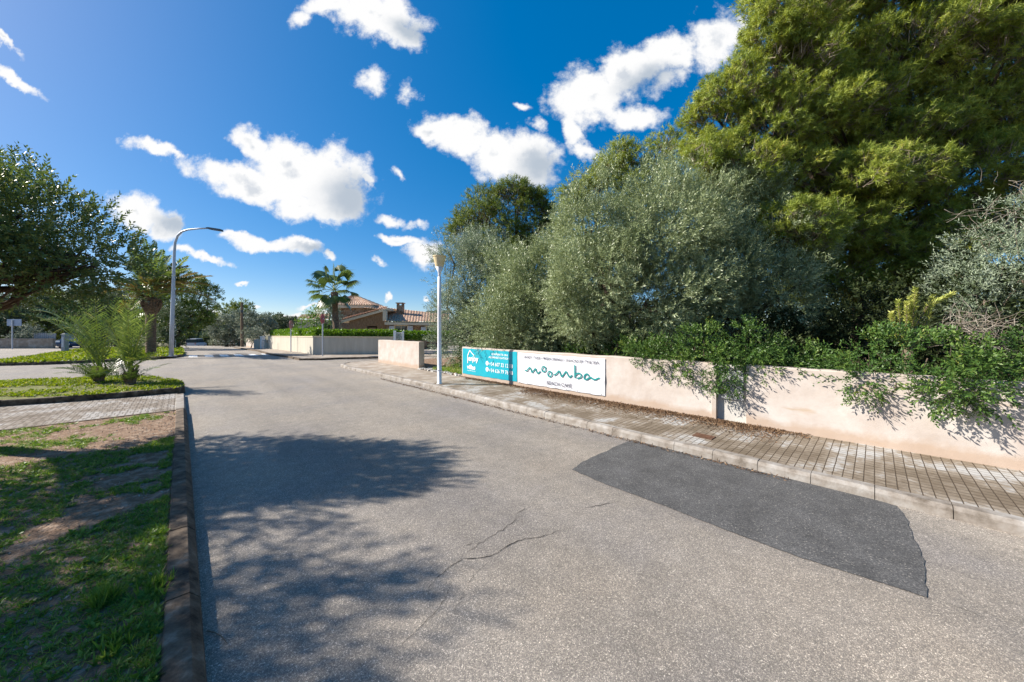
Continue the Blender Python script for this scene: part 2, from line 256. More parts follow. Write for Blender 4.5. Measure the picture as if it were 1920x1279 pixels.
L_PINE2 = leafmat('dark_pine_needle', [(0.0, (0.064, 0.098, 0.022)), (0.5, (0.134, 0.190, 0.036)), (1.0, (0.270, 0.293, 0.064))], 0.2, 0.55, 0.25)
L_LENT = leafmat('glossy_shrub_leaf', [(0.0, (0.028, 0.064, 0.017)), (0.5, (0.062, 0.128, 0.026)), (0.85, (0.157, 0.235, 0.049)), (1.0, (0.359, 0.321, 0.076))], 0.2, 0.45, 0.3)
L_OAK = leafmat('broad_dark_leaf', [(0.0, (0.046, 0.084, 0.027)), (0.5, (0.103, 0.158, 0.044)), (0.85, (0.229, 0.259, 0.068)), (1.0, (0.497, 0.297, 0.090))], 0.22, 0.4, 0.4)
L_FAR = leafmat('far_leaf', [(0.0, (0.039, 0.058, 0.029)), (0.5, (0.091, 0.124, 0.058)), (1.0, (0.195, 0.227, 0.130))], 0.15, 0.6, 0.2)
L_FARG = leafmat('far_grey_leaf', [(0.0, (0.078, 0.102, 0.070)), (0.5, (0.187, 0.218, 0.156)), (1.0, (0.406, 0.437, 0.343))], 0.12, 0.6, 0.2)
L_HEDGE = leafmat('hedge_leaf', [(0.0, (0.045, 0.10, 0.012)), (0.5, (0.10, 0.21, 0.02)), (1.0, (0.21, 0.33, 0.04))], 0.3, 0.4, 0.4)
L_PALM = leafmat('palm_leaflet', [(0.0, (0.061, 0.099, 0.030)), (0.5, (0.122, 0.189, 0.049)), (0.9, (0.243, 0.310, 0.087)), (1.0, (0.389, 0.376, 0.098))], 0.25, 0.35, 0.45)
L_PALM2 = leafmat('yellowing_palm_leaflet', [(0.0, (0.10, 0.10, 0.03)), (0.5, (0.20, 0.16, 0.05)), (1.0, (0.38, 0.27, 0.10))], 0.2, 0.5, 0.3)
L_GRASS = leafmat('grass_blade', [(0.0, (0.056, 0.120, 0.023)), (0.5, (0.131, 0.241, 0.038)), (0.85, (0.279, 0.369, 0.078)), (1.0, (0.614, 0.449, 0.272))], 0.3, 0.5, 0.3)
L_GRASS2 = leafmat('bright_clover', [(0.0, (0.060, 0.111, 0.015)), (0.4, (0.136, 0.204, 0.025)), (0.8, (0.255, 0.306, 0.050)), (1.0, (0.383, 0.340, 0.140))], 0.35, 0.55, 0.2)
L_LITTER = leafmat('dead_leaf', [(0.0, (0.07, 0.04, 0.022)), (0.5, (0.16, 0.095, 0.055)), (1.0, (0.34, 0.24, 0.15))], 0.05, 0.8, 0.1)
L_EUPH = leafmat('yellow_green_leaf', [(0.0, (0.26, 0.32, 0.06)), (1.0, (0.55, 0.56, 0.16))], 0.2, 0.5, 0.3)
L_TWIG = leafmat('dead_twig', [(0.0, (0.14, 0.11, 0.085)), (0.5, (0.28, 0.24, 0.19)), (1.0, (0.44, 0.39, 0.33))], 0.0, 0.8, 0.1)

L_UNDER = leafmat('shade_toned_leaf', [(0.0, (0.018, 0.028, 0.010)), (0.5, (0.035, 0.05, 0.018)), (1.0, (0.07, 0.09, 0.03))], 0.1, 0.6, 0.15)  # undergrowth leaves darkened so shade under the trees is in their colour
# ------------------------------------------------------------------ mesh helpers
def mesh_obj(name, V, Fc, mat, parent=None, rnd=None, smooth=False, rotz=0.0):
    V = np.asarray(V, dtype=np.float32).reshape(-1, 3)
    me = bpy.data.meshes.new(name)
    if parent is not None and parent.type == 'EMPTY': V = V - np.array(parent.location, dtype=np.float32)
    elif parent is not None and parent.parent is not None: V = V - np.array(parent.parent.location, dtype=np.float32)
    if isinstance(Fc, np.ndarray):
        k = Fc.shape[1]; nf = Fc.shape[0]
        me.vertices.add(len(V)); me.vertices.foreach_set('co', V.ravel())
        me.loops.add(nf*k); me.loops.foreach_set('vertex_index', Fc.astype(np.int32).ravel())
        me.polygons.add(nf); me.polygons.foreach_set('loop_start', (np.arange(nf)*k).astype(np.int32))
        me.polygons.foreach_set('loop_total', np.full(nf, k, np.int32)); me.update(calc_edges=True)
    else:
        me.from_pydata([tuple(map(float, v)) for v in V], [], [tuple(f) for f in Fc]); me.update()
    if rnd is not None:
        a = me.attributes.new('rnd', 'FLOAT', 'FACE'); a.data.foreach_set('value', np.clip(rnd, 0, 1).astype(np.float32))
    if smooth: me.polygons.foreach_set('use_smooth', [True]*len(me.polygons))
    me.materials.append(mat)
    o = bpy.data.objects.new(name, me); sc.collection.objects.link(o)
    if parent is not None: o.parent = parent
    if rotz: o.rotation_euler.z = rotz
    return o
def tag(o, label=None, cat=None, group=None, kind=None):
    if label: o['label'] = label
    if cat: o['category'] = cat
    if group: o['group'] = group
    if kind: o['kind'] = kind
    return o
def thing(name, label, cat, loc, group=None):
    o = bpy.data.objects.new(name, None); sc.collection.objects.link(o); o.location = loc; o.empty_display_size = 0.1
    return tag(o, label, cat, group)
def join(*parts):
    V = []; Fc = []
    for v, f in parts:
        b = len(V); V += [tuple(x) for x in v]; Fc += [tuple(i+b for i in q) for q in f]
    return V, Fc
def frustum(c0, s0, c1, s1, ax=(1, 0), bev=0):
    """box between two rectangles (centre, (w,d)); ax = horizontal direction of width"""
    ax = np.array(ax, float); ax /= np.linalg.norm(ax); ay = np.array([-ax[1], ax[0]]); V = []
    for c, s in ((c0, s0), (c1, s1)):
        for sx, sy in ((-1, -1), (1, -1), (1, 1), (-1, 1)):
            p = np.array(c[:2])+ax*sx*s[0]/2+ay*sy*s[1]/2; V.append((p[0], p[1], c[2]))
    return V, [(3, 2, 1, 0), (4, 5, 6, 7), (0, 1, 5, 4), (1, 2, 6, 5), (2, 3, 7, 6), (3, 0, 4, 7)]
def box(c, s, ax=(1, 0)):
    return frustum((c[0], c[1], c[2]-s[2]/2), s[:2], (c[0], c[1], c[2]+s[2]/2), s[:2], ax)
def tube(path, rad, seg=8, cap=True):
    P = [Vector(p) for p in path]; n = len(P)
    if not hasattr(rad, '__len__'): rad = [rad]*n
    V = []; Fc = []; ref = Vector((0, 0, 1))
    d0 = (P[1]-P[0]).normalized()
    if abs(d0.dot(ref)) > 0.9: ref = Vector((1, 0, 0))
    a = d0.cross(ref).normalized()
    for i in range(n):
        d = (P[min(i+1, n-1)]-P[max(i-1, 0)]).normalized()
        a = (a-d*a.dot(d)).normalized(); b = d.cross(a)
        for k in range(seg):
            t = 2*math.pi*k/seg; V.append(P[i]+(a*math.cos(t)+b*math.sin(t))*rad[i])
    for i in range(n-1):
        for k in range(seg):
            k2 = (k+1) % seg; Fc.append((i*seg+k, i*seg+k2, (i+1)*seg+k2, (i+1)*seg+k))
    if cap: Fc.append(tuple(range(seg-1, -1, -1))); Fc.append(tuple((n-1)*seg+k for k in range(seg)))
    return V, Fc
def lathe(c, prof, seg=20):
    V = []; Fc = []
    for r, z in prof:
        for k in range(seg):
            t = 2*math.pi*k/seg; V.append((c[0]+r*math.cos(t), c[1]+r*math.sin(t), c[2]+z))
    for i in range(len(prof)-1):
        for k in range(seg):
            k2 = (k+1) % seg; Fc.append((i*seg+k, i*seg+k2, (i+1)*seg+k2, (i+1)*seg+k))
    Fc.append(tuple(range(seg-1, -1, -1))); Fc.append(tuple((len(prof)-1)*seg+k for k in range(seg)))
    return V, Fc
def quadprism(q, thick):
    """q: four 3D corners; extruded by vector thick"""
    q = [np.array(p, float) for p in q]; t = np.array(thick, float)
    return [*q, *[p+t for p in q]], [(3, 2, 1, 0), (4, 5, 6, 7), (0, 1, 5, 4), (1, 2, 6, 5), (2, 3, 7, 6), (3, 0, 4, 7)]

# ------------------------------------------------------------------ place geometry
TH = math.atan2(0.691, 0.723)
N2 = np.array([math.cos(TH), math.sin(TH)]); D2 = np.array([-math.sin(TH), math.cos(TH)])
def W(s, t, z=0.0): p = D2*s+N2*t; return (float(p[0]), float(p[1]), z)
def st(p): return float(p[0]*D2[0]+p[1]*D2[1]), float(p[0]*N2[0]+p[1]*N2[1])
SL = 0.035; Y0 = 27.0; Y1 = 60.0
def gz(y):
    if y < Y0: return 0.0
    if y < Y1: return -SL*(y-Y0)
    if y < 72: return -SL*(Y1-Y0)-0.10*(y-Y1)
    return -SL*(Y1-Y0)-1.2
def gp(px, py, dz=0.0):
    m = (py-HY)/F; y = (H-dz)/m if m > 0.001 else 999
    if y > Y0: y = (H-dz-SL*Y0)/max(m-SL, 0.004); y = min(y, Y1)
    return ((px-HX)/F*y, y, gz(y)+dz)
def at(px, py, y): return ((px-HX)/F*y, y, H-(py-HY)/F*y)
def wall_at(px, py, t=7.05):
    k = (px-HX)/F       # (−s·a + t·b) = k (s·b + t·a)
    a, b = N2[1], N2[0]
    s = (t*b-k*t*a)/(a+k*b); y = s*b+t*a
    return s, H-(py-HY)/F*y

# ground sheet following the fall of the land
ys = [-40, 0, 15, 27, 40, 50, 60, 64, 68, 72, 90, 140, 250, 600, 2500]; xs = [-2500, -400, -120, -60, -20, 20, 60, 120, 400, 2500]
V = [(x, y, gz(y)-0.03) for y in ys for x in xs]; nx = len(xs)
Fc = [(j*nx+i, j*nx+i+1, (j+1)*nx+i+1, (j+1)*nx+i) for j in range(len(ys)-1) for i in range(nx-1)]
tag(mesh_obj('ground', V, Fc, MAT['earth']), kind='structure')
# asphalt road: one sheet under all kerbed islands (local x across the road, local y along it)
ys = [-9, 5, 15, 22, 27, 33, 40, 50, 60, 63, 67, 72, 80]; xs = [-75, -40, -20, 0, 14, 26]
V = []
for y in ys:
    for x in xs:
        s_, t_ = st((x, y)); V.append((t_, s_, gz(y)))
nx = len(xs)
Fc = [(j*nx+i, j*nx+i+1, (j+1)*nx+i+1, (j+1)*nx+i) for j in range(len(ys)-1) for i in range(nx-1)]
tag(mesh_obj('road', V, Fc, MAT['asphalt'], rotz=TH), kind='structure')

def flat(name, ptsST, z, mat, **kw):
    """flat polygon given as (s,t) points"""
    import mathutils.geometry as G
    tri = G.tessellate_polygon([[Vector((t, s, 0)) for s, t in ptsST]])
    V = [(t, s, z) for s, t in ptsST]
    Fc = []
    for f in tri:
        a, b, c = (Vector(V[i]) for i in f)
        Fc.append(tuple(f) if (b-a).cross(c-a).z > 0 else tuple(reversed(f)))
    o = mesh_obj(name, V, Fc, mat, rotz=TH); tag(o, kind='structure'); return o
def resample(pts, step):
    out = []; P = [np.array(p, float) for p in pts]
    for a, b in zip(P[:-1], P[1:]):
        n = max(1, int(round(np.linalg.norm(b-a)/step)))
        for k in range(n): out.append(a+(b-a)*k/n)
    out.append(P[-1]); return out
def kerb(name, ptsST, w, h, mat, block=1.0, z0=-0.02, bevel=0.025, seed=1, gap=0.006, follow=False):
    """kerb blocks along (s,t) points, body to the LEFT of the travel direction in (t,s) axes"""
    rs = random.Random(seed); P = [(t, s) for s, t in ptsST]; P = resample(P, block); V = []; Fc = []
    nrm = []
    for i in range(len(P)):
        d = P[min(i+1, len(P)-1)]-P[max(i-1, 0)]; d = d/np.linalg.norm(d); nrm.append(np.array([-d[1], d[0]]))
    for i in range(len(P)-1):
        a, b = P[i], P[i+1]; d = (b-a)/np.linalg.norm(b-a); a2 = a+d*gap/2; b2 = b-d*gap/2; dz = rs.uniform(-.004, .004); base = len(V)
        for q, nn in ((a2, nrm[i]), (b2, nrm[i+1])):
            g = gz(W(q[1], q[0])[1]) if follow else 0.0
            for off, z in ((-0.012, z0), (0.0, h-bevel), (bevel*0.9, h), (w-0.008, h), (w, h-0.008), (w, z0)):
                V.append((q[0]+nn[0]*off, q[1]+nn[1]*off, z+g+(dz if z > 0.03 else 0)))
        for k in range(5): Fc.append((base+k, base+k+1, base+6+k+1, base+6+k))
        Fc.append(tuple(base+k for k in range(5, -1, -1))); Fc.append(tuple(base+6+k for k in range(6)))
    o = mesh_obj(name, V, [tuple(reversed(f)) for f in Fc], mat, rotz=TH); tag(o, kind='structure'); return o
def pxST(pts, dz): return [st(gp(x, y, dz)) for x, y in pts]

# --- right pavement
KR = [(-6, 5.14), (2, 5.14), (5, 5.2), (8, 5.33), (12, 5.3), (16, 5.25), (17.4, 5.45), (18.1, 6.0), (18.4, 7.2), (18.4, 9), (18.4, 26)]
kerb('kerb', list(reversed(KR)), 0.15, 0.115, MAT['kerb'], 0.5, seed=3, bevel=0.035)
inner = [(s, t+0.14) for s, t in KR if s < 16.5] + [(17.3, 5.6), (17.96, 6.1), (18.26, 7.25)]
flat('pavement', [p for p in inner if p[0] < 9.3]+[(9.3, 5.44), (9.3, 7.3), (-6, 7.3)], 0.105, MAT['pave'])
flat('pavement', [(9.3, 5.46)]+[p for p in inner if p[0] > 9.3]+[(18.26, 26), (16.9, 26), (16.9, 7.3), (9.3, 7.3)], 0.106, MAT['concrete'])
flat('garden_soil', [(-14, 7.2), (9.6, 7.2), (9.6, 7.0), (13, 7.0), (13, 7.2), (16.88, 7.2), (16.88, 60), (-14, 60)], 0.125, MAT['soil'])
# --- left verge, path, planting beds
kerb('kerb', [(-4, 0.085), (9.85, 0.085)], 0.155, 0.125, MAT['kerb_old'], 1.0, seed=5, bevel=0.05)
flat('verge_soil', [(-8, -0.06), (-8, -30), (9.8, -30), (9.8, -0.06)], 0.105, MAT['soil'])
kerb('kerb', [(9.87, 0.075), (12.35, 0.075)], 0.16, 0.085, MAT['kerb'], 0.6, seed=6)
kerb('kerb', [(9.80, -0.07), (9.80, -30)], 0.06, 0.118, MAT['kerb_old'], 1.0, seed=7, bevel=0.01)
BA = pxST([(-700, 806), (0, 751), (100, 745), (240, 735), (335, 727), (346, 723), (346, 718), (335, 713), (315, 709.5), (285, 705.5), (230, 704), (140, 708), (60, 711), (0, 714), (-500, 735)], 0.2)
flat('path', [(9.87, -0.07), (12.5, -0.07)]+[(s+.05, t) for s, t in reversed(BA[:5])]+[(9.87, -30)], 0.07, MAT['path'])
kerb('kerb', list(BA), 0.11, 0.20, MAT['kerb_old'], 0.8, seed=8, bevel=0.02)
flat('bed_soil', BA, 0.18, MAT['bedsoil'])
BB = pxST([(-60, 683), (0, 681), (90, 679), (200, 674.5), (300, 669.5), (338, 666), (345, 662.5), (343, 657), (341, 652), (330, 648.5), (280, 648), (200, 650.5), (150, 655), (110, 661), (60, 668), (0, 676), (-60, 680)], 0.13)
bb_w = [W(s, t) for s, t in BB]
import mathutils.geometry as G_
def draped(name, pts, dz, mat):
    tri = G_.tessellate_polygon([[Vector((x, y, 0)) for x, y, _ in pts]]); V = [(x, y, gz(y)+dz) for x, y, _ in pts]; Fc = []
    for f in tri:
        a, b, c = (Vector(V[i]) for i in f); Fc.append(tuple(f) if (b-a).cross(c-a).z > 0 else tuple(reversed(f)))
    return tag(mesh_obj(name, V, Fc, mat), kind='structure')
draped('bed_soil', bb_w, 0.12, MAT['bedsoil'])
kerb('kerb', BB, 0.13, 0.14, MAT['kerb_old'], 1.0, seed=9, bevel=0.02, follow=True)
# --- patch, cracks, crosswalk
def roadshape(name, pts, dz, mat):
    o = flat(name, pxST(pts, dz), dz, mat); return o
rs = random.Random(11)
pp = [(1072, 880), (1092, 866), (1135, 846), (1182, 826), (1205, 824.5), (1290, 847), (1400, 874), (1500, 899), (1600, 925), (1680, 948), (1700, 968), (1715, 1010), (1732, 1050), (1738, 1120), (1680, 1101), (1590, 1073), (1500, 1045), (1370, 997), (1250, 950), (1120, 902)]
q = []
for a, b in zip(pp, pp[1:]+pp[:1]):
    n_ = max(2, int(math.hypot(b[0]-a[0], b[1]-a[1])/8)); am = 0.8 if a[0] < 1690 or a[1] > 1100 else 3.0
    if b == pp[0] or a == pp[0] or a == pp[1] or a == pp[2]: am = 1.6
    for k in range(n_):
        t = k/n_; q.append((a[0]+(b[0]-a[0])*t+rs.uniform(-am, am), a[1]+(b[1]-a[1])*t+rs.uniform(-am, am)*.5))
roadshape('road_patch', q, 0.005, MAT['patch'])
def crack(pts, w0, rs):
    V = []; Fc = []; P = []
    for a, b in zip(pts[:-1], pts[1:]):
        L = math.hypot(b[0]-a[0], b[1]-a[1]); n_ = max(2, int(L/7))
        for k in range(n_): P.append((a[0]+(b[0]-a[0])*k/n_+rs.uniform(-2.5, 2.5), a[1]+(b[1]-a[1])*k/n_+rs.uniform(-1.6, 1.6)))
    P.append(pts[-1]); Q = [np.array(gp(x, y, 0.004)) for x, y in P]; n_ = len(Q)
    for i, p in enumerate(Q):
        d = Q[min(i+1, n_-1)]-Q[max(i-1, 0)]; d = d/np.linalg.norm(d); nn = np.array([-d[1], d[0], 0])
        w = .75*w0*rs.uniform(.3, 1.2)*math.sin(math.pi*(i+.3)/(n_+.3)); V += [p-nn*w, p+nn*w]
        if i: Fc.append((2*i-2, 2*i, 2*i+1, 2*i-1))
    return V, Fc
cr = [crack([(795, 1125), (812, 1090), (850, 1058), (872, 1048), (895, 1047), (925, 1040), (952, 1022), (985, 1010), (1005, 1008), (1072, 990)], .005, rs),
      crack([(720, 1255), (760, 1200), (800, 1165), (830, 1130), (858, 1070)], .002, rs), crack([(855, 1060), (870, 1038), (905, 1015), (965, 978), (990, 952)], .0035, rs),
      crack([(930, 1045), (890, 1075), (870, 1110), (850, 1150)], .0016, rs), crack([(1080, 953), (1110, 950), (1165, 938)], .0035, rs), crack([(965, 965), (985, 952)], .005, rs),
      crack([(865, 1028), (880, 1020), (895, 1016)], .003, rs), crack([(1035, 802), (1065, 798)], .004, rs), crack([(1738, 1120), (1800, 1140), (1870, 1165)], .002, rs)]
V, Fc = join(*cr); Fc = [f if True else f for f in Fc]
tag(mesh_obj('road_cracks', V, Fc, MAT['crack']), kind='structure')
cw = [[(355, 666), (370, 666), (370.5, 669.8), (353, 669.8)], [(383, 665.6), (398, 665.6), (401.5, 669.2), (385, 669.2)], [(411, 665), (426, 665), (431, 668.6), (414, 668.6)],
      [(437, 664.3), (451, 664.3), (459, 668), (442, 668)], [(464, 664), (476, 664), (487, 667), (470, 667)], [(488, 663.2), (500, 663.2), (510.5, 666.2), (495, 666.2)]]
V = []; Fc = []
for q in cw:
    b = len(V); V += [gp(x, y, 0.006) for x, y in q]; Fc.append((b+3, b+2, b+1, b))
tag(mesh_obj('crosswalk_stripes', V, Fc, MAT['white_paint']), kind='structure')
# --- villa corner pavement and its kerb
vk = [gp(540, 668, .1), gp(561, 672.5, .1), gp(600, 672.3, .1), gp(637, 670.5, .1), gp(727, 669, .1)]
vk = [(-24.5-8, 33.5+7, 0), (vk[0][0]-3.0, vk[0][1]+2.5, 0)]+vk+[(6, 22.5, 0)]
poly = vk+[(6, 40, 0), (-30, 45, 0)]
V = [(x, y, gz(y)+0.10) for x, y, _ in vk]+[(vk[-1][0], vk[-1][1]+3, .10)]
draped('pavement', [(x, y, 0) for x, y, _ in vk]+[(6, 26.9, 0), (-13, 26.9, 0), (-36, 45, 0)], 0.10, MAT['concrete'])
kerb('kerb', [st(p) for p in vk], 0.14, 0.108, MAT['kerb_old'], 1.0, seed=12, follow=True)

# ------------------------------------------------------------------ boundary wall with signs
def wallbox(s0, s1, t0, t1, z0, z1):
    """slab in (s,t) axes, slightly rounded top edge"""
    prof = [(t0, z0), (t0, z1-.02), (t0+.012, z1-.005), (t0+.03, z1), (t1-.03, z1), (t1-.012, z1-.005), (t1, z1-.02), (t1, z0)]
    n_ = max(1, int(abs(s1-s0)/.4)); V = []; Fc = []; k = len(prof)
    for i in range(n_+1):
        s = s0+(s1-s0)*i/n_; j = 0.006*math.sin(i*1.7)+0.004*math.sin(i*4.1)
        for t, z in prof: V.append(W(s, t, z+(j if z > .5 else 0)))
    for i in range(n_):
        for m_ in range(k): Fc.append((i*k+m_, (i+1)*k+m_, (i+1)*k+(m_+1) % k, i*k+(m_+1) % k))
    Fc.append(tuple(range(k-1, -1, -1))[::-1]); Fc.append(tuple(n_*k+m_ for m_ in range(k))[::-1])
    return V, [tuple(reversed(f)) for f in Fc]
bw = thing('boundary_wall', 'low peach rendered wall running along the right pavement under the olive trees', 'wall', W(3, 7.05, 0.1))
V, Fc = join(wallbox(-5, 1.53, 7.05, 7.25, 0.05, 1.13), wallbox(2.06, 9.88, 7.05, 7.25, 0.05, 1.13)); mesh_obj('wall', V, Fc, MAT['wall'], bw)
sw = thing('garden_wall', 'short pale rendered wall stub beyond the lamp post, before the white gate', 'wall', W(13, 7.1, 0.1))
V, Fc = wallbox(12.95, 17.0, 7.08, 7.33, 0.05, 1.22); mesh_obj('wall', V, Fc, MAT['wall'], sw)
mb = thing('meter_cabinet', 'grey utility cabinet with pale lower panel set into the peach wall', 'cabinet', W(1.8, 7.1, 0.1))
V, Fc = join(wallbox(1.53, 2.06, 7.12, 7.25, 0.05, 1.1)); mesh_obj('body', V, Fc, MAT['panel'], mb)
V, Fc = wallbox(1.58, 1.97, 7.085, 7.118, 0.50, 1.02); d_ = mesh_obj('door', V, Fc, MAT['cabinet'], mb)
V, Fc = wallbox(1.99, 2.058, 7.02, 7.118, 0.05, 1.08); mesh_obj('side_post', V, Fc, MAT['wall'], mb)

def wtext(body, px0, px1, zc, h, mat, parent, name='lettering', t=7.02, bold=0.0, center=False):
    """text on the wall face between two photo columns, at height zc"""
    s0 = wall_at(px0, 0)[0]; s1 = wall_at(px1, 0)[0]; cu = bpy.data.curves.new(name, 'FONT'); cu.body = body; cu.size = 1; cu.offset = bold
    cu.resolution_u = 3; tmp = bpy.data.objects.new('tmp', cu); sc.collection.objects.link(tmp); dg = bpy.context.evaluated_depsgraph_get()
    me = bpy.data.meshes.new_from_object(tmp.evaluated_get(dg)); bpy.data.objects.remove(tmp)
    vs = np.array([v.co[:] for v in me.vertices]); fs = [tuple(p.vertices) for p in me.polygons]
    lo = vs.min(0); hi = vs.max(0); X = (vs[:, 0]-lo[0])/(hi[0]-lo[0])*(s0-s1)
    Z = zc+(vs[:, 1]-(lo[1]+hi[1])/2)/(hi[1]-lo[1])*h
    V = [W(s0-x, t, z) for x, z in zip(X, Z)]
    iv = sorted((min(vs[i][0] for i in f), max(vs[i][0] for i in f), k) for k, f in enumerate(fs)); groups = []; end = None
    for l_, r_, k in iv:
        if end is None or l_ > end+.20: groups.append([]); end = r_
        groups[-1].append(k); end = max(end, r_)
    for g in groups:                                   # one mesh per word
        ids = sorted({i for k in g for i in fs[k]}); mp = {v: n_ for n_, v in enumerate(ids)}
        mesh_obj(name, [V[i] for i in ids], [tuple(mp[i] for i in fs[k]) for k in g], mat, parent)
def ribbon(pts, w, zoff=7.021, closed=False):
    P = []
    pts = [np.array(p, float) for p in pts]; n_ = len(pts)
    rng_ = range(n_) if closed else range(n_-1)
    for i in rng_:
        g = lambda j: pts[j % n_] if closed else pts[max(0, min(n_-1, j))]
        p0, p1, p2, p3 = g(i-1), g(i), g(i+1), g(i+2)
        for k in range(6):
            t = k/6; P.append(0.5*((2*p1)+(-p0+p2)*t+(2*p0-5*p1+4*p2-p3)*t*t+(-p0+3*p1-3*p2+p3)*t**3))
    P.append(pts[0] if closed else pts[-1]); V = []; Fc = []
    for i, p in enumerate(P):
        d = P[min(i+1, len(P)-1)]-P[max(i-1, 0)]; d = d/(np.linalg.norm(d)+1e-9); nn = np.array([-d[1], d[0]])*w/2
        V += [W(p[0]-nn[0], zoff, p[1]-nn[1]), W(p[0]+nn[0], zoff, p[1]+nn[1])]
        if i: Fc.append((2*i-2, 2*i, 2*i+1, 2*i-1))
    return V, Fc
def sheet(s0, s1, z0, z1, t, wav, n=26, m=10, seed=0, thick=0.006):
    rs = np.random.RandomState(seed); V = []; Fc = []
    for i in range(n+1):
        for j in range(m+1):
            u, v = i/n, j/m; e = math.sin(math.pi*v)*.5+.5
            d = wav*(math.sin(9*u+5*v)*.5+math.sin(23*u-14*v)*.35*max(0, u-.55)*3)*e
            V.append(W(s0+(s1-s0)*u, t-abs(d), z0+(z1-z0)*v+0.006*math.sin(u*40)*(1 if j in (0, m) else 0)))
    for i in range(n):
        for j in range(m): a = i*(m+1)+j; Fc.append((a, a+m+1, a+m+2, a+1))
    return V, Fc
# teal banner
tb = thing('teal_banner', 'turquoise advertising banner with a house logo and two phone numbers on the wall', 'banner', W(8.5, 7.05, 0.6))
mesh_obj('sheet', *sheet(9.83, 7.16, .22, 1.085, 7.04, .004), MAT['teal'], tb)
z_ = lambda zx, zy: wall_at(865+zx/16, 645+zy/16, 7.02)
rb = [ribbon([z_(185, 575), z_(185, 450), z_(185, 345)], .035, 7.028), ribbon([z_(185, 345), z_(215, 268), z_(245, 195)], .035, 7.028), ribbon([z_(245, 195), z_(300, 262), z_(375, 350)], .03, 7.0275), ribbon([z_(378, 385), z_(378, 430)], .02, 7.028)]
mesh_obj('house_logo', *join(*rb), MAT['white'], tb)
wtext('enjoy', 865+225/16, 865+525/16, .735, .22, MAT['white'], tb, bold=.03, t=7.028)
wtext('villas', 865+185/16, 865+435/16, .475, .15, MAT['white'], tb, bold=.03, t=7.028)
wtext('mallorca', 865+195/16, 865+440/16, .355, .035, MAT['white'], tb, t=7.028)
wtext('EXPERTS IN', 865+930/16, 865+1400/16, .965, .060, MAT['white'], tb, bold=.01, t=7.028)
wtext('ADMINISTRATION', 865+835/16, 865+1450/16, .865, .062, MAT['white'], tb, bold=.01, t=7.028)
wtext('+34 607 32 12 08', 865+855/16, 865+1555/16, .655, .115, MAT['white'], tb, bold=.004, t=7.028)
wtext('+34 626 79 76 98', 865+850/16, 865+1560/16, .455, .115, MAT['white'], tb, bold=.004, t=7.028)
for zz in (.665, .472):
    c = wall_at(865+790/16, 0)[0]; V = [W(c+.07*math.cos(a), 7.028, zz+.07*math.sin(a)) for a in np.linspace(0, 2*math.pi, 20, endpoint=False)]
    mesh_obj('bullet_dot', V, [tuple(range(19, -1, -1))], MAT['white'], tb)
# white banner
wb = thing('white_banner', 'white cafe banner with sea green script lettering beside the turquoise banner', 'banner', W(5.7, 7.05, 0.6))
mesh_obj('sheet', *sheet(7.12, 4.27, .21, 1.07, 7.035, .018), MAT['banner'], wb)
g_ = lambda zx, zy: wall_at(965+zx/10.667, 650+zy/10.667, 7.01)
def strokes(lst): return [ribbon([g_(*p) for p in l], .036, 7.009+.0006*i) for i, l in enumerate(lst)]
def ell(cx, cy, rx, ry): return ribbon([g_(cx+rx*math.cos(a), cy+ry*math.sin(a)) for a in np.linspace(0, 2*math.pi, 10, endpoint=False)], .036, 7.009, True)
S_ = strokes([[(200, 465), (235, 485), (265, 450), (300, 420), (325, 465), (345, 515), (378, 480), (415, 440), (432, 490), (460, 535), (490, 515), (515, 490)],
              [(780, 570), (830, 545), (885, 487), (912, 545), (940, 600), (980, 555), (1025, 500), (1060, 560), (1095, 610), (1125, 590), (1145, 570)],
              [(1200, 370), (1200, 500), (1200, 625)], [(1205, 575), (1250, 535), (1305, 540), (1330, 585), (1300, 622), (1240, 635)],
              [(1480, 595), (1450, 548), (1405, 565), (1385, 615), (1400, 652), (1440, 655), (1490, 622), (1530, 622), (1565, 652), (1620, 657), (1660, 637), (1700, 630)]])
mesh_obj('script_lettering', *join(*S_, ell(580, 450, 38, 52), ell(700, 548, 38, 52)), MAT['teal2'], wb)
wtext('SANDY TOES \u2022 FRESH DRINKS \u2022 SNACKS BY THE SEA', 984, 1124.5, .965, .072, MAT['ink'], wb, t=7.01, bold=.004)
wtext('BEACH CAF\u00c9', 1027, 1073.5, .345, .115, MAT['ink'], wb, t=7.01, bold=.004)
for i in range(9):
    c = W(4.35+i*.335, 7.01, .235); V, Fc = lathe((0, 0, 0), [(.011, 0), (.011, .004)], 8)
    V = [(c[0]-N2[0]*z+D2[0]*x, c[1]-N2[1]*z+D2[1]*x, c[2]+y) for x, y, z in V]; mesh_obj('eyelet', V, Fc, MAT['rust'], wb)
# drain cover
dc = thing('drain_cover', 'small rusty rectangular inspection cover in the right pavement', 'drain cover', gp(1320, 818, .105))
a = st(gp(1303, 819, .105)); b = st(gp(1338, 819, .105)); cen = st(gp(1320, 818.5, .105))
V, Fc = box((0, 0, 0), (.34, .20, .012)); V = [W(cen[0]+x*.8, cen[1]+y, .108+z) for x, y, z in V]; mesh_obj('frame', V, Fc, MAT['rust'], dc)
V, Fc = join(*[box((0, -.07+.028*i, .009), (.24, .008, .006)) for i in range(6)]); V = [W(cen[0]+x*.8, cen[1]+y, .108+z) for x, y, z in V]; mesh_obj('ridges', V, Fc, MAT['rust'], dc)

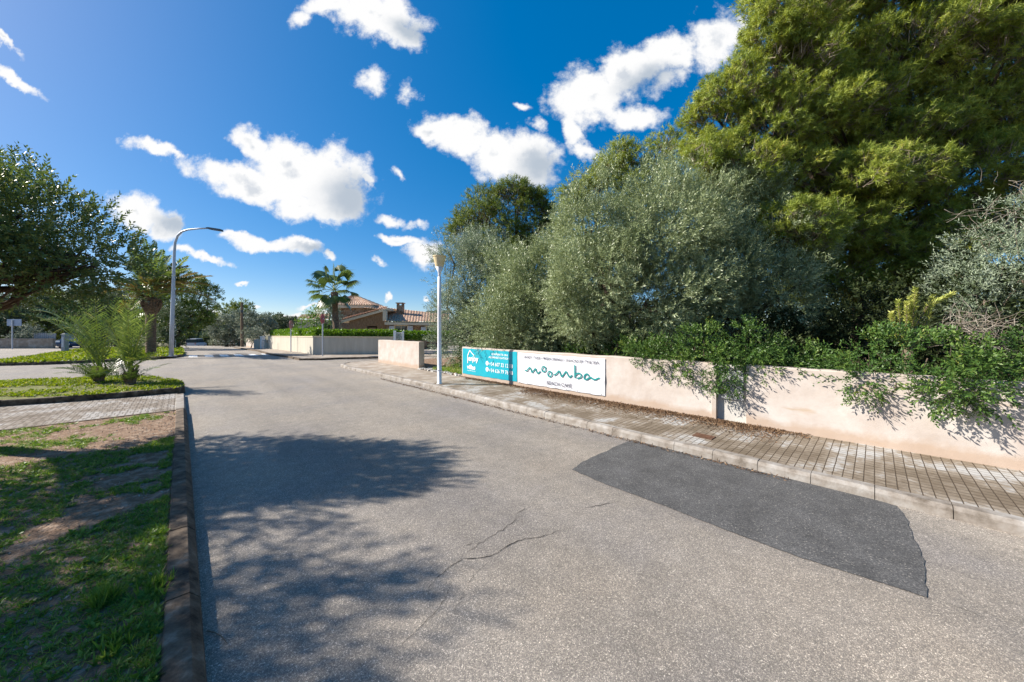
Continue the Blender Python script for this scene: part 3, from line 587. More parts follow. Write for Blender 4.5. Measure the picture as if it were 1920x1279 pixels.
# ------------------------------------------------------------------ lamps, signs, poles
c = gp(824, 720, .105); lp = thing('pedestrian_lamp', 'white lamp post with cream bucket shade at the edge of the right pavement', 'street lamp', c)
zt = lambda py: H-(py-HY)/F*c[1]-c[2]
mesh_obj('post', *lathe(c, [(.085, 0), (.085, .02), (.066, .03), (.066, .98), (.062, 1.0), (.058, 2.2), (.055, zt(519))], 16), MAT['lamp_white'], lp, smooth=True)
mesh_obj('collar', *lathe((c[0], c[1], c[2]+zt(695)), [(.072, 0), (.072, .02)], 16), MAT['galv'], lp)
mesh_obj('neck', *lathe((c[0], c[1], c[2]+zt(519)), [(.04, 0), (.045, .05), (.05, .14), (.12, zt(501)-zt(519))], 16), MAT['lamp_white'], lp, smooth=True)
mesh_obj('lamp_shade', *lathe((c[0], c[1], c[2]+zt(501)), [(.115, 0), (.12, .005), (.185, zt(482)-zt(501)), (.198, zt(482)-zt(501)+.004), (.198, zt(480)-zt(501)), (.10, zt(480)-zt(501)+.02)], 20), MAT['lamp_cream'], lp)
c = gp(321, 668, .13); sl_ = thing('street_lamp', 'tall galvanised street lamp with curved arm on the grass island', 'street lamp', c); Yl = c[1]
path = [c, at(323, 600, Yl), at(326, 500, Yl), at(327, 472, Yl), at(328.3, 455, Yl), at(333, 442, Yl), at(341, 434.5, Yl), at(352, 430.8, Yl), at(372, 428.8, Yl), at(392, 428, Yl)]
mesh_obj('pole', *tube(path, [.115, .10, .075, .07, .065, .06, .055, .05, .045, .04], 10), MAT['galv'], sl_, smooth=True)
V = [at(389, 427.3, Yl), at(394, 427, Yl), at(415.5, 430.3, Yl), at(415.8, 434, Yl), at(396, 430.8, Yl), at(390, 429.6, Yl)]
V = [(x, y-.12, z) for x, y, z in V]+[(x, y+.12, z) for x, y, z in V]; Fc = [tuple(range(6)), tuple(range(11, 5, -1))]+[(i, i+6, (i+1) % 6+6, (i+1) % 6) for i in range(6)]
mesh_obj('lamp_head', V, [tuple(reversed(f)) for f in Fc], MAT['dark_metal'], sl_)
mesh_obj('base_plate', *box((c[0], c[1], c[2]+.01), (.38, .38, .03)), MAT['galv'], sl_)
c = at(328, 652, 31); c = (c[0], c[1], gz(31)+.05); p2 = thing('thin_pole', 'slim pale pole standing just behind the tall street lamp', 'pole', c)
mesh_obj('shaft', *tube([c, at(328.5, 505, 31)], [.07, .05], 8), MAT['lamp_white'], p2); mesh_obj('cap', *lathe(at(328.5, 505, 31), [(.06, 0), (.06, .04), (.02, .08)], 8), MAT['galv'], p2)
for i, (px, py0, lab) in enumerate([(327.5, 619, 'left one of two short white posts behind the street lamp'), (333.5, 626, 'right one of two short white posts behind the street lamp')]):
    y = 44; b = at(px, 650, y); b = (b[0], y, gz(y)); pw = thing('white_post', lab, 'post', b, 'white posts behind the street lamp')
    tp = at(px, py0, y); mesh_obj('shaft', *box((b[0], y, (b[2]+tp[2])/2), (.22, .2, tp[2]-b[2])), MAT['lamp_white'], pw); mesh_obj('cap', *frustum((b[0], y, tp[2]), (.28, .26), (b[0], y, tp[2]+.08), (.1, .1)), MAT['lamp_white'], pw)
def stop_sign(px, pyb, pyt, w_px, dz, mat, label, ang, post='galv', yy=None):
    c = gp(px, pyb, dz); y = c[1]; top = at(px, pyt, y)[2]; r = (at(px, pyt, y)[2]-at(px, pyt+18*(24.0/y)*.93, y)[2])/2
    t = thing('stop_sign', label, 'road sign', c, 'stop signs by the villa hedge')
    mesh_obj('post', *tube([c, (c[0], c[1], top-2*r+.05)], .038, 10), MAT[post], t)
    V = []
    for off in (-.012, .012):
        for k in range(8):
            a = math.pi/8+k*math.pi/4; x = r*1.05*math.cos(a); z = r*1.05*math.sin(a)
            V.append((c[0]+math.cos(ang)*x-math.sin(ang)*off, c[1]+math.sin(ang)*x+math.cos(ang)*off, top-r+z))
    Fc = [tuple(range(8)), tuple(range(15, 7, -1))]+[(i, i+8, (i+1) % 8+8, (i+1) % 8) for i in range(8)]
    pl = mesh_obj('sign_plate', V, Fc, MAT[mat], t)
    mesh_obj('clamp', *box((c[0], c[1], top-r), (.09, .09, .06)), MAT['galv'], t)
stop_sign(605, 667.5, 588.5, 8, .1, 'red', 'red octagonal road sign seen nearly edge-on, in front of the villa wall corner', R(98))
stop_sign(545.5, 659.5, 601, 6, .1, 'pink', 'faded pink octagonal road sign on the pavement left of the villa wall corner', R(100))
c = gp(122, 660, .13); ub = thing('service_post', 'thick grey service post on the far grass island in front of the dark car', 'post', c)
mesh_obj('body', *join(frustum(c, (.26, .24), (c[0], c[1], c[2]+1.25), (.24, .22)), frustum((c[0], c[1], c[2]+1.25), (.24, .22), (c[0], c[1], c[2]+1.32), (.16, .14))), MAT['cabinet'], ub)
mesh_obj('door', *box((c[0], c[1]-.135, c[2]+.7), (.16, .012, .7)), MAT['galv'], ub)
c = at(23, 652, 33); c = (c[0], 33, gz(33)+.05); rsn = thing('road_sign', 'back of a rectangular road sign on a grey post at the far left wall', 'road sign', c)
mesh_obj('post', *tube([c, (c[0], 33, at(23, 600, 33)[2])], .05, 8), MAT['galv'], rsn)
a, b = at(11, 611, 33), at(38, 598.5, 33); mesh_obj('plate', *box(((a[0]+b[0])/2, 33.08, (a[2]+b[2])/2), (b[0]-a[0], .03, b[2]-a[2])), MAT['sign_back'], rsn)
c = at(454, 648, 46); c = (c[0], 46, gz(46)); up = thing('utility_pole', 'brown wooden utility pole before the grey-green trees down the road', 'pole', c)
mesh_obj('shaft', *tube([c, at(453.5, 600, 46), at(453.5, 567, 46)], [.17, .15, .12], 8), MAT['pole_wood'], up); a = at(453.5, 586, 46); mesh_obj('band', *lathe(a, [(.16, 0), (.16, .3)], 8), MAT['dark_metal'], up)

# ------------------------------------------------------------------ vehicles
def wheel(c, r, w, ax, parent):
    ax = np.array(ax)/np.linalg.norm(ax); seg = 16; V = []; Fc = []
    for o_, rr in ((-w/2, r*.92), (-w/2+.03, r), (w/2-.03, r), (w/2, r*.92), (w/2, r*.62)):
        for k in range(seg):
            a = 2*math.pi*k/seg; fw = np.array([-ax[1], ax[0]]); V.append((c[0]+ax[0]*o_+fw[0]*rr*math.cos(a), c[1]+ax[1]*o_+fw[1]*rr*math.cos(a), c[2]+rr*math.sin(a)))
    for i in range(4):
        for k in range(seg): k2 = (k+1) % seg; Fc.append((i*seg+k, i*seg+k2, (i+1)*seg+k2, (i+1)*seg+k))
    Fc.append(tuple(range(seg-1, -1, -1))); Fc.append(tuple(4*seg+k for k in range(seg)))
    wo = mesh_obj('wheel', V, Fc, MAT['rubber'], parent)
    V2 = [(c[0]+ax[0]*s_*(w/2+.005)+(-ax[1])*r*.6*math.cos(a), c[1]+ax[1]*s_*(w/2+.005)+ax[0]*r*.6*math.cos(a), c[2]+r*.6*math.sin(a)) for s_ in (-1, 1) for a in np.linspace(0, 2*math.pi, 12, endpoint=False)]
    mesh_obj('rim', V2, [tuple(range(12)), tuple(range(12, 24))], MAT['galv'], wo)
def vehicle(name, label, cat, c, heading, L, Wd, prof, cabin, paint, wheel_r, lights, lightmat, van=False):
    """prof: body outline (x along length, z, half width); front at +x"""
    t = thing(name, label, cat, c); hx = np.array([math.cos(heading), math.sin(heading)]); hy = np.array([-hx[1], hx[0]])
    zs = 1.0 if van else 1.15; P = lambda x, y, z: (c[0]+hx[0]*x+hy[0]*y, c[1]+hx[1]*x+hy[1]*y, c[2]+z*zs)
    def hull(pr):
        V = []; Fc = []; k = len(pr)
        for sgn in (-1, 1):
            for x, z, hw in pr: V.append(P(x, sgn*hw, z))
        for i in range(k): Fc.append((i, (i+1) % k, k+(i+1) % k, k+i))
        Fc.append(tuple(range(k-1, -1, -1))); Fc.append(tuple(range(k, 2*k))); return V, Fc
    b = mesh_obj('body', *hull(prof), MAT[paint], t); md = b.modifiers.new('bev', 'BEVEL'); md.width = .05; md.segments = 2; md.limit_method = 'ANGLE'
    b2 = mesh_obj('cabin', *hull(cabin), MAT['glass'], t)
    rf = [p for p in cabin if p[1] > max(q[1] for q in cabin)-.12]; xs_ = [p[0] for p in rf]; zt_ = max(p[1] for p in rf)
    mesh_obj('roof', *hull([(min(xs_)-.04, zt_-.02, rf[0][2]+.01), (max(xs_)+.04, zt_-.02, rf[0][2]+.01), (max(xs_)-.1, zt_+.05, rf[0][2]-.06), (min(xs_)+.06, zt_+.05, rf[0][2]-.06)]), MAT[paint], t)
    for x in (-L*.31, L*.32):
        for y in (-Wd/2+.1, Wd/2-.1): wheel(P(x, y, wheel_r), wheel_r, .22, hy, t)
    for y in (-1, 1):
        for (x, z, w_, h_) in lights:
            q = [P(x, y*(Wd/2-.22)-w_/2, z-h_/2), P(x, y*(Wd/2-.22)+w_/2, z-h_/2), P(x, y*(Wd/2-.22)+w_/2, z+h_/2), P(x, y*(Wd/2-.22)-w_/2, z+h_/2)]
            sg = 1 if x > 0 else -1; mesh_obj('headlight' if x > 0 else 'tail_light', *quadprism(q, (hx[0]*.04*sg, hx[1]*.04*sg, 0)), MAT[lightmat], t)
    return t, P
c = ((157-HX)/F*37.5, 37.5, gz(37.5))
t, P = vehicle('parked_car', 'dark blue car parked by the far left wall, half hidden by palm fronds', 'car', c, R(-70), 4.3, 1.8,
    [(-2.1, .3, .86), (2.0, .28, .84), (2.15, .55, .84), (2.05, .85, .84), (1.1, 1.0, .86), (-2.0, 1.02, .86), (-2.15, .7, .86)],
    [(-1.95, 1.0, .8), (1.15, .98, .8), (.45, 1.5, .66), (-1.6, 1.52, .66)], 'navy', .33, [(2.08, .74, .3, .15)], 'white')
mesh_obj('number_plate', *quadprism([P(2.17, -.26, .45), P(2.17, .26, .45), P(2.17, .26, .56), P(2.17, -.26, .56)], (P(.03, 0, 0)[0]-P(0, 0, 0)[0], P(.03, 0, 0)[1]-P(0, 0, 0)[1], 0)), MAT['white'], t)
c = at(368.5, 650, 70); c = (c[0], 70, at(0, 635, 70)[2]-1.9); c = (c[0], 70, c[2])
t, P = vehicle('parked_van', 'small silver van seen from behind at the far end of the road', 'van', c, R(90+20), 4.2, 1.78,
    [(-2.1, .3, .86), (2.1, .3, .84), (2.1, .9, .84), (1.3, 1.1, .86), (-2.05, 1.15, .86), (-2.12, .7, .86)],
    [(-2.06, 1.12, .84), (1.35, 1.05, .8), (.7, 1.84, .72), (-1.95, 1.86, .74)], 'vanpaint', .32, [(-2.12, .95, .16, .3)], 'red', True)
mesh_obj('tailgate', *quadprism([P(-2.16, -.8, .35), P(-2.16, .8, .35), P(-2.16, .8, 1.14), P(-2.16, -.8, 1.14)], (0, .03, 0)), MAT['vanpaint'], t)

# ------------------------------------------------------------------ villa
vw = thing('villa_wall', 'cream rendered garden wall with a sharp corner in front of the stone villa', 'wall', (-12.8, 22.3, 0.1))
C0 = np.array([-12.8, 22.3]); E1 = C0+D2*15.8; E2 = C0+np.array([1, .10])/math.hypot(1, .1)*5.05
def wseg(a, b, za, zb, ta, tb, th=.25, inward=(0.7, 0.7)):
    d = (b-a)/np.linalg.norm(b-a); n_ = np.array([-d[1], d[0]]);
    if n_.dot(np.array(inward)) < 0: n_ = -n_
    return [(a[0], a[1], za), (b[0], b[1], zb), (b[0]+n_[0]*th, b[1]+n_[1]*th, zb), (a[0]+n_[0]*th, a[1]+n_[1]*th, za), (a[0], a[1], ta), (b[0], b[1], tb), (b[0]+n_[0]*th, b[1]+n_[1]*th, tb), (a[0]+n_[0]*th, a[1]+n_[1]*th, ta)], [(3, 2, 1, 0), (4, 5, 6, 7), (0, 1, 5, 4), (1, 2, 6, 5), (2, 3, 7, 6), (3, 0, 4, 7)]
mesh_obj('wall', *join(wseg(C0, E1, 0.0, gz(E1[1]), 1.23, 1.02), wseg(C0+np.array([.003, .002]), E2, 0.0, 0.0, 1.232, 1.18, inward=(0, 1))), MAT['villa_wall'], vw)
mesh_obj('coping', *join(wseg(C0-N2*.03+np.array([0, 0]), E1-N2*.03, 1.233, 1.023, 1.29, 1.08, .31), wseg(C0+np.array([-.01, -.035]), E2+np.array([0, -.035]), 1.2345, 1.1825, 1.291, 1.24, .31, inward=(0, 1))), MAT['cream'], vw)
gt = thing('white_gate', 'narrow white metal gate between the villa wall and the short wall stub', 'gate', (E2[0], E2[1], .1)); gx = E2[0]+.05
V, Fc = join(*[box((gx+.06+i*.075, 22.85, .82), (.022, .022, 1.3)) for i in range(6)], box((gx+.25, 22.85, 1.5), (.5, .03, .05)), box((gx+.25, 22.85, .25), (.5, .03, .05)))
mesh_obj('bars', V, Fc, MAT['white'], gt); mesh_obj('gate_post', *box((gx, 22.85, .85), (.14, .14, 1.6)), MAT['white'], gt); mesh_obj('gate_post', *box((gx+.55, 22.85, .85), (.1, .1, 1.55)), MAT['white'], gt)
# low pinkish wall, gate pillars further down
def pillar(px0, px1, pyt, pyb, y, mat, lab, rnd_=False, name='gate_pillar'):
    a = at(px0, pyt, y); b = at(px1, pyb, y); z0 = min(gz(y), b[2]); cx = (a[0]+b[0])/2; w = b[0]-a[0]; t = thing(name, lab, 'pillar', (cx, y, z0))
    if rnd_: mesh_obj('shaft', *lathe((cx, y, z0), [(w/2, 0), (w/2, a[2]-z0-.1), (w/2-.06, a[2]-z0)], 14), MAT[mat], t, smooth=False)
    else: mesh_obj('shaft', *box((cx, y, (z0+a[2])/2), (w, .5, a[2]-z0)), MAT[mat], t)
    mesh_obj('cap', *box((cx, y, a[2]+.03), (w+.06, .54, .05)), MAT[mat], t)
pillar(479.5, 490, 637.5, 654, 34.5, 'villa_wall', 'broad square cream gate pillar beyond the villa wall'); pillar(491.3, 493.5, 631.5, 653, 34.2, 'white', 'thin white gate post beside the square cream pillar', name='gate_post')
pillar(496, 503, 639, 653, 34.0, 'villa_wall', 'round cream gate pillar at the end of the villa wall', True)
lw = thing('pink_wall', 'low pinkish stone wall beyond the cream gate pillars', 'wall', at(470, 650, 38)); lw.location.z = gz(38)
a = at(461.5, 652, 42); b = at(479.5, 652, 36); mesh_obj('wall', *wseg(np.array(a[:2]), np.array(b[:2]), gz(42), gz(36), gz(42)+1.05, gz(36)+1.0), MAT['wall'], lw)
mesh_obj('coping', *wseg(np.array(a[:2])-.02, np.array(b[:2])-.02, gz(42)+1.055, gz(36)+1.003, gz(42)+1.11, gz(36)+1.06, .29), MAT['cream'], lw)
fl = thing('far_wall', 'long low weathered wall along the far left road behind the road sign', 'wall', (-50, 36, gz(36)))
a = np.array([-62., 36.5]); b = np.array([-50.2, 37.9]); mesh_obj('wall', *wseg(a, b, gz(36), gz(38), at(0, 637, 36.5)[2], at(100, 635.5, 37.8)[2], inward=(0, 1)), MAT['concrete'], fl)
mesh_obj('coping', *wseg(a-np.array([0, .03]), b-np.array([0, .03]), at(0, 637, 36.5)[2]+.003, at(100, 635.5, 37.8)[2]+.003, at(0, 637, 36.5)[2]+.06, at(100, 635.5, 37.8)[2]+.06, .31, inward=(0, 1)), MAT['kerb'], fl)
fg = thing('metal_fence', 'grey vertical sheet fence on top of the far left wall', 'fence', (-50, 38.2, gz(38)+1))
V, Fc = join(*[box((-52.6+i*.2, 38.2+i*.003, (at(80, 624.5, 38.2)[2]+at(80, 637, 38.2)[2])/2), (.16, .04, 12.5/F*38.2)) for i in range(12)]); mesh_obj('slats', V, Fc, MAT['cabinet'], fg)
mesh_obj('rail', *box((-51.5, 38.26, at(80, 627, 38.2)[2]), (2.4, .05, .08)), MAT['galv'], fg)

def roof(corners, pitch=0.28, amp=0.05, rows=10, parent=None, name='roof'):
    """corrugated tile slope: corners eave-left, eave-right, ridge-right, ridge-left"""
    a, b, c_, d = [np.array(p, float) for p in corners]; L = np.linalg.norm(b-a); n_ = int(L/pitch*4); V = []; Fc = []
    nrm = np.cross(b-a, d-a); nrm /= np.linalg.norm(nrm); rs = random.Random(int(L*10))
    for j in range(rows*2):
        v = ((j+1)//2)/rows; lift = .04 if j % 2 == 0 else 0.0
        for i in range(n_+1):
            u = i/n_; p = (a*(1-u)+b*u)*(1-v)+(d*(1-u)+c_*u)*v
            V.append(p+nrm*(amp*abs(math.sin(math.pi*u*L/pitch))+lift+rs.uniform(-.008, .008)))
    for j in range(rows*2-1):
        for i in range(n_): q = j*(n_+1)+i; Fc.append((q, q+1, q+n_+2, q+n_+1))
    return mesh_obj(name, V, Fc, MAT['tile'], parent)
Yh = 34.0; vz = gz(Yh)
vl = thing('stone_villa', 'stone villa with clay tiled roofs, chimney and square tower behind the hedge', 'house', (-12, Yh, vz))
A = lambda px, py, y=Yh: np.array(at(px, py, y))
# main wing: front wall facing the road
x0, x1 = A(722, 0)[0], A(838, 0)[0]; ze = A(0, 604)[2]
mesh_obj('wall', *box(((x0+x1)/2, Yh+.25, (vz+ze)/2), (x1-x0, .3, ze-vz)), MAT['stone'], vl)
ea, eb = A(721, 603.5, Yh-.5), A(842, 605, Yh-.5); rb_, ra_ = A(842, 590, Yh+3.6), A(726, 577.5, Yh+3.6)
r1 = roof([ea, eb, rb_, ra_], parent=vl)
mesh_obj('eave_board', *quadprism([ea+np.array([0, 0, -.28]), eb+np.array([0, 0, -.28]), eb+np.array([0, 0, -.04]), ea+np.array([0, 0, -.04])], (0, .45, 0)), MAT['cream'], vl)
# gable facing left of it with raking verge
ga, gb = A(640, 601, Yh-.2), A(727, 577.5, Yh-.2)
V, Fc = quadprism([A(655, 640, Yh), A(722, 640, Yh), A(722, 581, Yh), A(655, 600, Yh)], (0, .3, 0)); mesh_obj('gable_wall', V, Fc, MAT['timber'], vl)
V, Fc = quadprism([ga+np.array([0, 0, -.22]), gb+np.array([0, 0, -.22]), gb+np.array([0, 0, .0]), ga+np.array([0, 0, .0])], (0, 3.5, 0)); mesh_obj('verge', V, Fc, MAT['cream'], vl)
mesh_obj('corner_pier', *box((A(724, 0)[0], Yh-.28, (A(0, 583)[2]+A(0, 602)[2])/2), (.35, .3, A(0, 583)[2]-A(0, 602)[2])), MAT['cream'], vl)
roof([A(640, 600.5, Yh-.3), A(727, 577, Yh-.3), A(727, 575.5, Yh+3.5), A(646, 596, Yh+3.5)], rows=8, parent=vl)
# tower
Yt = 38.5; tx0, tx1 = A(622, 0, Yt)[0], A(690, 0, Yt)[0]; tz = A(0, 578, Yt)[2]
mesh_obj('tower', *box(((tx0+tx1)/2, Yt+1.6, (vz+tz)/2), (tx1-tx0, 3.2, tz-vz)), MAT['stone'], vl)
mesh_obj('tower_eave', *box(((tx0+tx1)/2+.1, Yt+1.6, tz+.16), (tx1-tx0+1.0, 4.1, .3)), MAT['cream'], vl)
ap = np.array([(tx0+tx1)/2-.3, Yt+1.6, A(0, 553, Yt+1.6)[2]]); q = [np.array([tx0-.5, Yt-.5, tz+.32]), np.array([tx1+.7, Yt-.5, tz+.32]), np.array([tx1+.7, Yt+3.7, tz+.32]), np.array([tx0-.5, Yt+3.7, tz+.32])]
for i in range(4): roof([q[i], q[(i+1) % 4], ap+np.array([.01, 0, 0]), ap], rows=8, parent=vl)
# back ridge pieces
roof([A(684, 578, Yh+3.7), A(728, 581, Yh+3.7), A(724, 575, Yh+6), A(680, 571, Yh+6)], rows=4, parent=vl)
mesh_obj('parapet', *quadprism([A(792, 591, Yh+4), A(842, 590, Yh+4), A(842, 582, Yh+4), A(800, 583, Yh+4)], (0, .5, 0)), MAT['cream'], vl)
# chimney
cx = A(751, 0, Yh+2)[0]; z0, z1 = A(0, 586, Yh+2)[2], A(0, 570, Yh+2)[2]
ch = mesh_obj('chimney', *join(box((cx, Yh+2, (z0+z1)/2-.2), (.62, .6, z1-z0+.4-.3)), *[box((cx+dx, Yh+2+dy, z1-.12), (.12, .12, .3)) for dx in (-.25, .25) for dy in (-.22, .22)]), MAT['stone'], vl)
mesh_obj('chimney_cap', *box((cx, Yh+2, z1+.08), (.78, .75, .09)), MAT['tile'], ch)
# small left wing roof
mesh_obj('side_wing', *box((A(585, 0, 37)[0], 38, (vz+A(0, 600, 37)[2])/2), (3.0, 2, A(0, 600, 37)[2]-vz)), MAT['cream'], vl)
roof([A(556, 598, 36.5), A(620, 600, 36.5), A(618, 588.5, 38.5), A(566, 590, 38.5)], rows=5, parent=vl)
# windows with shutters
def win(px0, px1, py0, py1, sh):
    a, b = A(px0, py0, Yh), A(px1, py1, Yh); cx_, cz_ = (a[0]+b[0])/2, (a[2]+b[2])/2; w, h = b[0]-a[0], a[2]-b[2]
    f = mesh_obj('window', *join(box((cx_, Yh+.06, a[2]+.05), (w+.25, .12, .14)), box((cx_-w/2-.05, Yh+.06, cz_), (.1, .12, h)), box((cx_+w/2+.05, Yh+.06, cz_), (.1, .12, h)), box((cx_, Yh+.06, cz_), (.06, .08, h))), MAT['cream'], vl)
    mesh_obj('pane', *box((cx_, Yh+.085, cz_), (w, .02, h)), MAT['glass'], f)
    for s_ in sh:
        p, q_ = A(s_[0], py0, Yh), A(s_[1], py1, Yh); sx_ = (p[0]+q_[0])/2; sw_ = q_[0]-p[0]
        V, Fc = join(box((sx_, Yh+.02, cz_), (sw_, .03, h)), *[box((sx_, Yh-.005, b[2]+h*(i+.5)/9), (sw_*.8, .02, h/14)) for i in range(9)]); mesh_obj('shutter', V, Fc, MAT['shutter'], f)
win(741, 763, 611, 631, [(730, 740.5), (763.5, 774)]); win(800, 812, 613, 631, [(789.5, 799.5)])
a = A(695, 613, Yh); win(691, 705, 614, 628, [])

# ------------------------------------------------------------------ foliage engine
def unit(v): return v/np.maximum(np.linalg.norm(v, axis=-1, keepdims=True), 1e-9)
def leaves(P, D, L, n, ll, lw, ang, rng, tri=False, trnd=None, start=.15):
    m = len(P); P = np.repeat(P, n, 0); D = np.repeat(D, n, 0); L = np.repeat(np.broadcast_to(L, (m,)), n)[:, None]
    k = np.tile(np.arange(n), m); u = (start+(1-start)*(k+rng.rand(m*n))/n)[:, None]
    ref = np.where(np.abs(D[:, 2:3]) > .9, np.array([[1., 0, 0]]), np.array([[0, 0, 1.]])); e1 = unit(np.cross(D, ref)); e2 = np.cross(D, e1)
    ph = (k*2.4+np.repeat(rng.rand(m)*6.28, n)+rng.rand(m*n)*.8)[:, None]; a = (ang*(.7+.6*rng.rand(m*n)))[:, None]
    dr = unit(D*np.cos(a)+(e1*np.cos(ph)+e2*np.sin(ph))*np.sin(a)+rng.randn(m*n, 3)*.08)
    sd = unit(np.cross(dr, D+rng.randn(m*n, 3)*.5)); l = (ll*(.7+.6*rng.rand(m*n)))[:, None]; w = (lw*(.8+.4*rng.rand(m*n)))[:, None]
    B = P+D*L*u
    if tri: V = np.stack([B-sd*w/2, B+sd*w/2, B+dr*l], 1); kk = 3
    else: V = np.stack([B, B+dr*l*.5+sd*w/2, B+dr*l, B+dr*l*.5-sd*w/2], 1); kk = 4
    r = rng.rand(m*n)*.45+np.repeat(trnd if trnd is not None else rng.rand(m), n)*.55
    return V.reshape(-1, 3), np.arange(m*n*kk).reshape(-1, kk), r
def crown(lobes, dens, rc, tw, rng, up=.35, inner=.25, cull=.55, outd=.6, flatz=1.0, hole=1.5, holes=-.75):
    Ps, Ds, Rr = [], [], []; C = np.array([l[:3] for l in lobes]); RR = np.array([l[3:6] for l in lobes])
    for i, l in enumerate(lobes):
        r = RR[i]; area = 4*math.pi*((r[0]*r[1]+r[0]*r[2]+r[1]*r[2])/3); m = max(6, int(area*dens)); d = unit(rng.randn(m, 3)); rr = (.70+.36*rng.rand(m)); far_ = rng.rand(m) < .08; rr = np.where(far_, rr*.5+.65, rr)[:, None]
        p = C[i]+d*r*rr; fq = hole/rc; keep = (np.sin(fq*p[:, 0]+i)+np.sin(fq*1.2*p[:, 1]+2*i)+np.sin(fq*.8*p[:, 2]+i*.7)) > holes
        for j in range(len(lobes)):
            if j != i: keep &= (np.linalg.norm((p-C[j])/RR[j], axis=1) > .80)
        view = unit(np.array([0, 0, H])-C[i]); back = (d@view) < -.25; keep &= ~(back & (rng.rand(m) < cull)); p = p[keep]; d = d[keep]; m = len(p)
        if m == 0: continue
        csz = rc*(.45+1.0*rng.rand(m)); cr_ = rng.rand(m)
        q = np.repeat(p, tw, 0); dd = np.repeat(d, tw, 0); s = np.repeat(csz, tw)[:, None]; e = unit(rng.randn(m*tw, 3)+dd*.7)
        pos = q+e*s*(.35+.65*rng.rand(m*tw))[:, None]*np.array([1, 1, flatz]); Ps.append(pos); Ds.append(unit(e*.7+dd*outd+np.array([0, 0, up])+rng.randn(m*tw, 3)*.15)); Rr.append(np.repeat(cr_, tw)*.6+rng.rand(m*tw)*.4)
        k = int(m*tw*inner); d2 = unit(rng.randn(k, 3)); Ps.append(C[i]+d2*r*(.25+.5*rng.rand(k))[:, None]); Ds.append(unit(d2+rng.randn(k, 3)*.5)); Rr.append(rng.rand(k)*.6)
    return np.concatenate(Ps), np.concatenate(Ds), np.concatenate(Rr)
def cat(*a):
    V = []; Fq = []; r = []; b = 0
    for v, f, q in a: V.append(v); Fq.append(f+b); r.append(q); b += len(v)
    return np.concatenate(V), np.concatenate(Fq), np.concatenate(r)
def lob(px, py, y, rx, rz, ry=None):
    c = at(px, py, y); k = y/F; return (c[0], c[1], c[2], rx*k, (ry if ry else rx*k*.9), rz*k)
def limbs(base, lobes, r0, rng, extra=2, fork=None, seg=7):
    """trunk forking to each lobe with bent limbs, as one mesh"""
    base = np.array(base); C = np.array([l[:3] for l in lobes]); mean = C.mean(0)
    if fork is None: fork = base+(mean-base)*.35+rng.randn(3)*.05
    fork = np.array(fork); parts = [tube([base, base*.5+fork*.5+rng.randn(3)*.06, fork], [r0*1.25, r0, r0*.85], seg)]
    for l in lobes:
        c = np.array(l[:3]); R_ = np.array(l[3:6]); m1 = fork+(c-fork)*.4+rng.randn(3)*.12*np.linalg.norm(c-fork)*np.array([1, 1, .5]); m2 = fork+(c-fork)*.75+rng.randn(3)*.06*np.linalg.norm(c-fork)
        parts.append(tube([fork, m1, m2, c], [r0*.55, r0*.4, r0*.28, r0*.18], 6))
        for k in range(extra):
            e = c+unit(rng.randn(3))*R_*.85; st_ = m2 if k % 2 else m1
            parts.append(tube([st_, (st_+e)/2+rng.randn(3)*.08*R_.mean(), e], [r0*.22, r0*.13, r0*.05], 5))
    return join(*parts)
def tree(name, label, cat_, base, lobes, r0, kind, seed, group=None, dens=9, tw=14, rc=.35, nl=9, scale=1.0, mat=None, bark='bark', extra=2, fork=None, cull=.55, inner=.25, up=None, holes=-.75):
    rng = np.random.RandomState(seed); t = thing(name, label, cat_, base, group)
    mesh_obj('trunk', *limbs(base, lobes, r0, rng, extra, fork), MAT[bark], t, smooth=True)
    if kind == 'olive':
        P, D, r = crown(lobes, dens, rc, tw, rng, .45 if up is None else up, inner, cull, holes=holes); V, Fq, q = leaves(P, D, .30*scale, nl, .075*scale, .017*scale, .75, rng, trnd=r)
    elif kind == 'pine':
        P, D, r = crown(lobes, dens, rc, tw, rng, .25 if up is None else up, inner, cull, .8, .75, holes=holes); D = unit(D+rng.randn(*D.shape)*.35); V, Fq, q = leaves(P, D, .12*scale, nl, .10*scale, .014*scale, .95, rng, tri=True, trnd=r, start=.0)
        i = rng.rand(len(P)) < .7; B = P[i]; DD = D[i]; sd = unit(np.cross(DD, rng.randn(len(B), 3)))*.009*scale
        S = np.stack([B-DD*.28*scale-sd, B-DD*.28*scale+sd, B+DD*.1*scale], 1).reshape(-1, 3)
        mesh_obj('twigs', S, np.arange(len(S)).reshape(-1, 3), L_TWIG, t, rnd=rng.rand(len(S)//3)*.6)
    elif kind == 'broad':
        P, D, r = crown(lobes, dens, rc, tw, rng, .55 if up is None else up, inner, cull, holes=holes); V, Fq, q = leaves(P, D, .26*scale, nl, .066*scale, .027*scale, .7, rng, trnd=r)
    elif kind == 'far':
        P, D, r = crown(lobes, dens, rc, tw, rng, .4 if up is None else up, inner, cull, holes=holes); V, Fq, q = leaves(P, D, .45*scale, nl, .26*scale, .10*scale, .9, rng, trnd=r)
    mesh_obj('crown', V, Fq, mat, t, rnd=q); return t
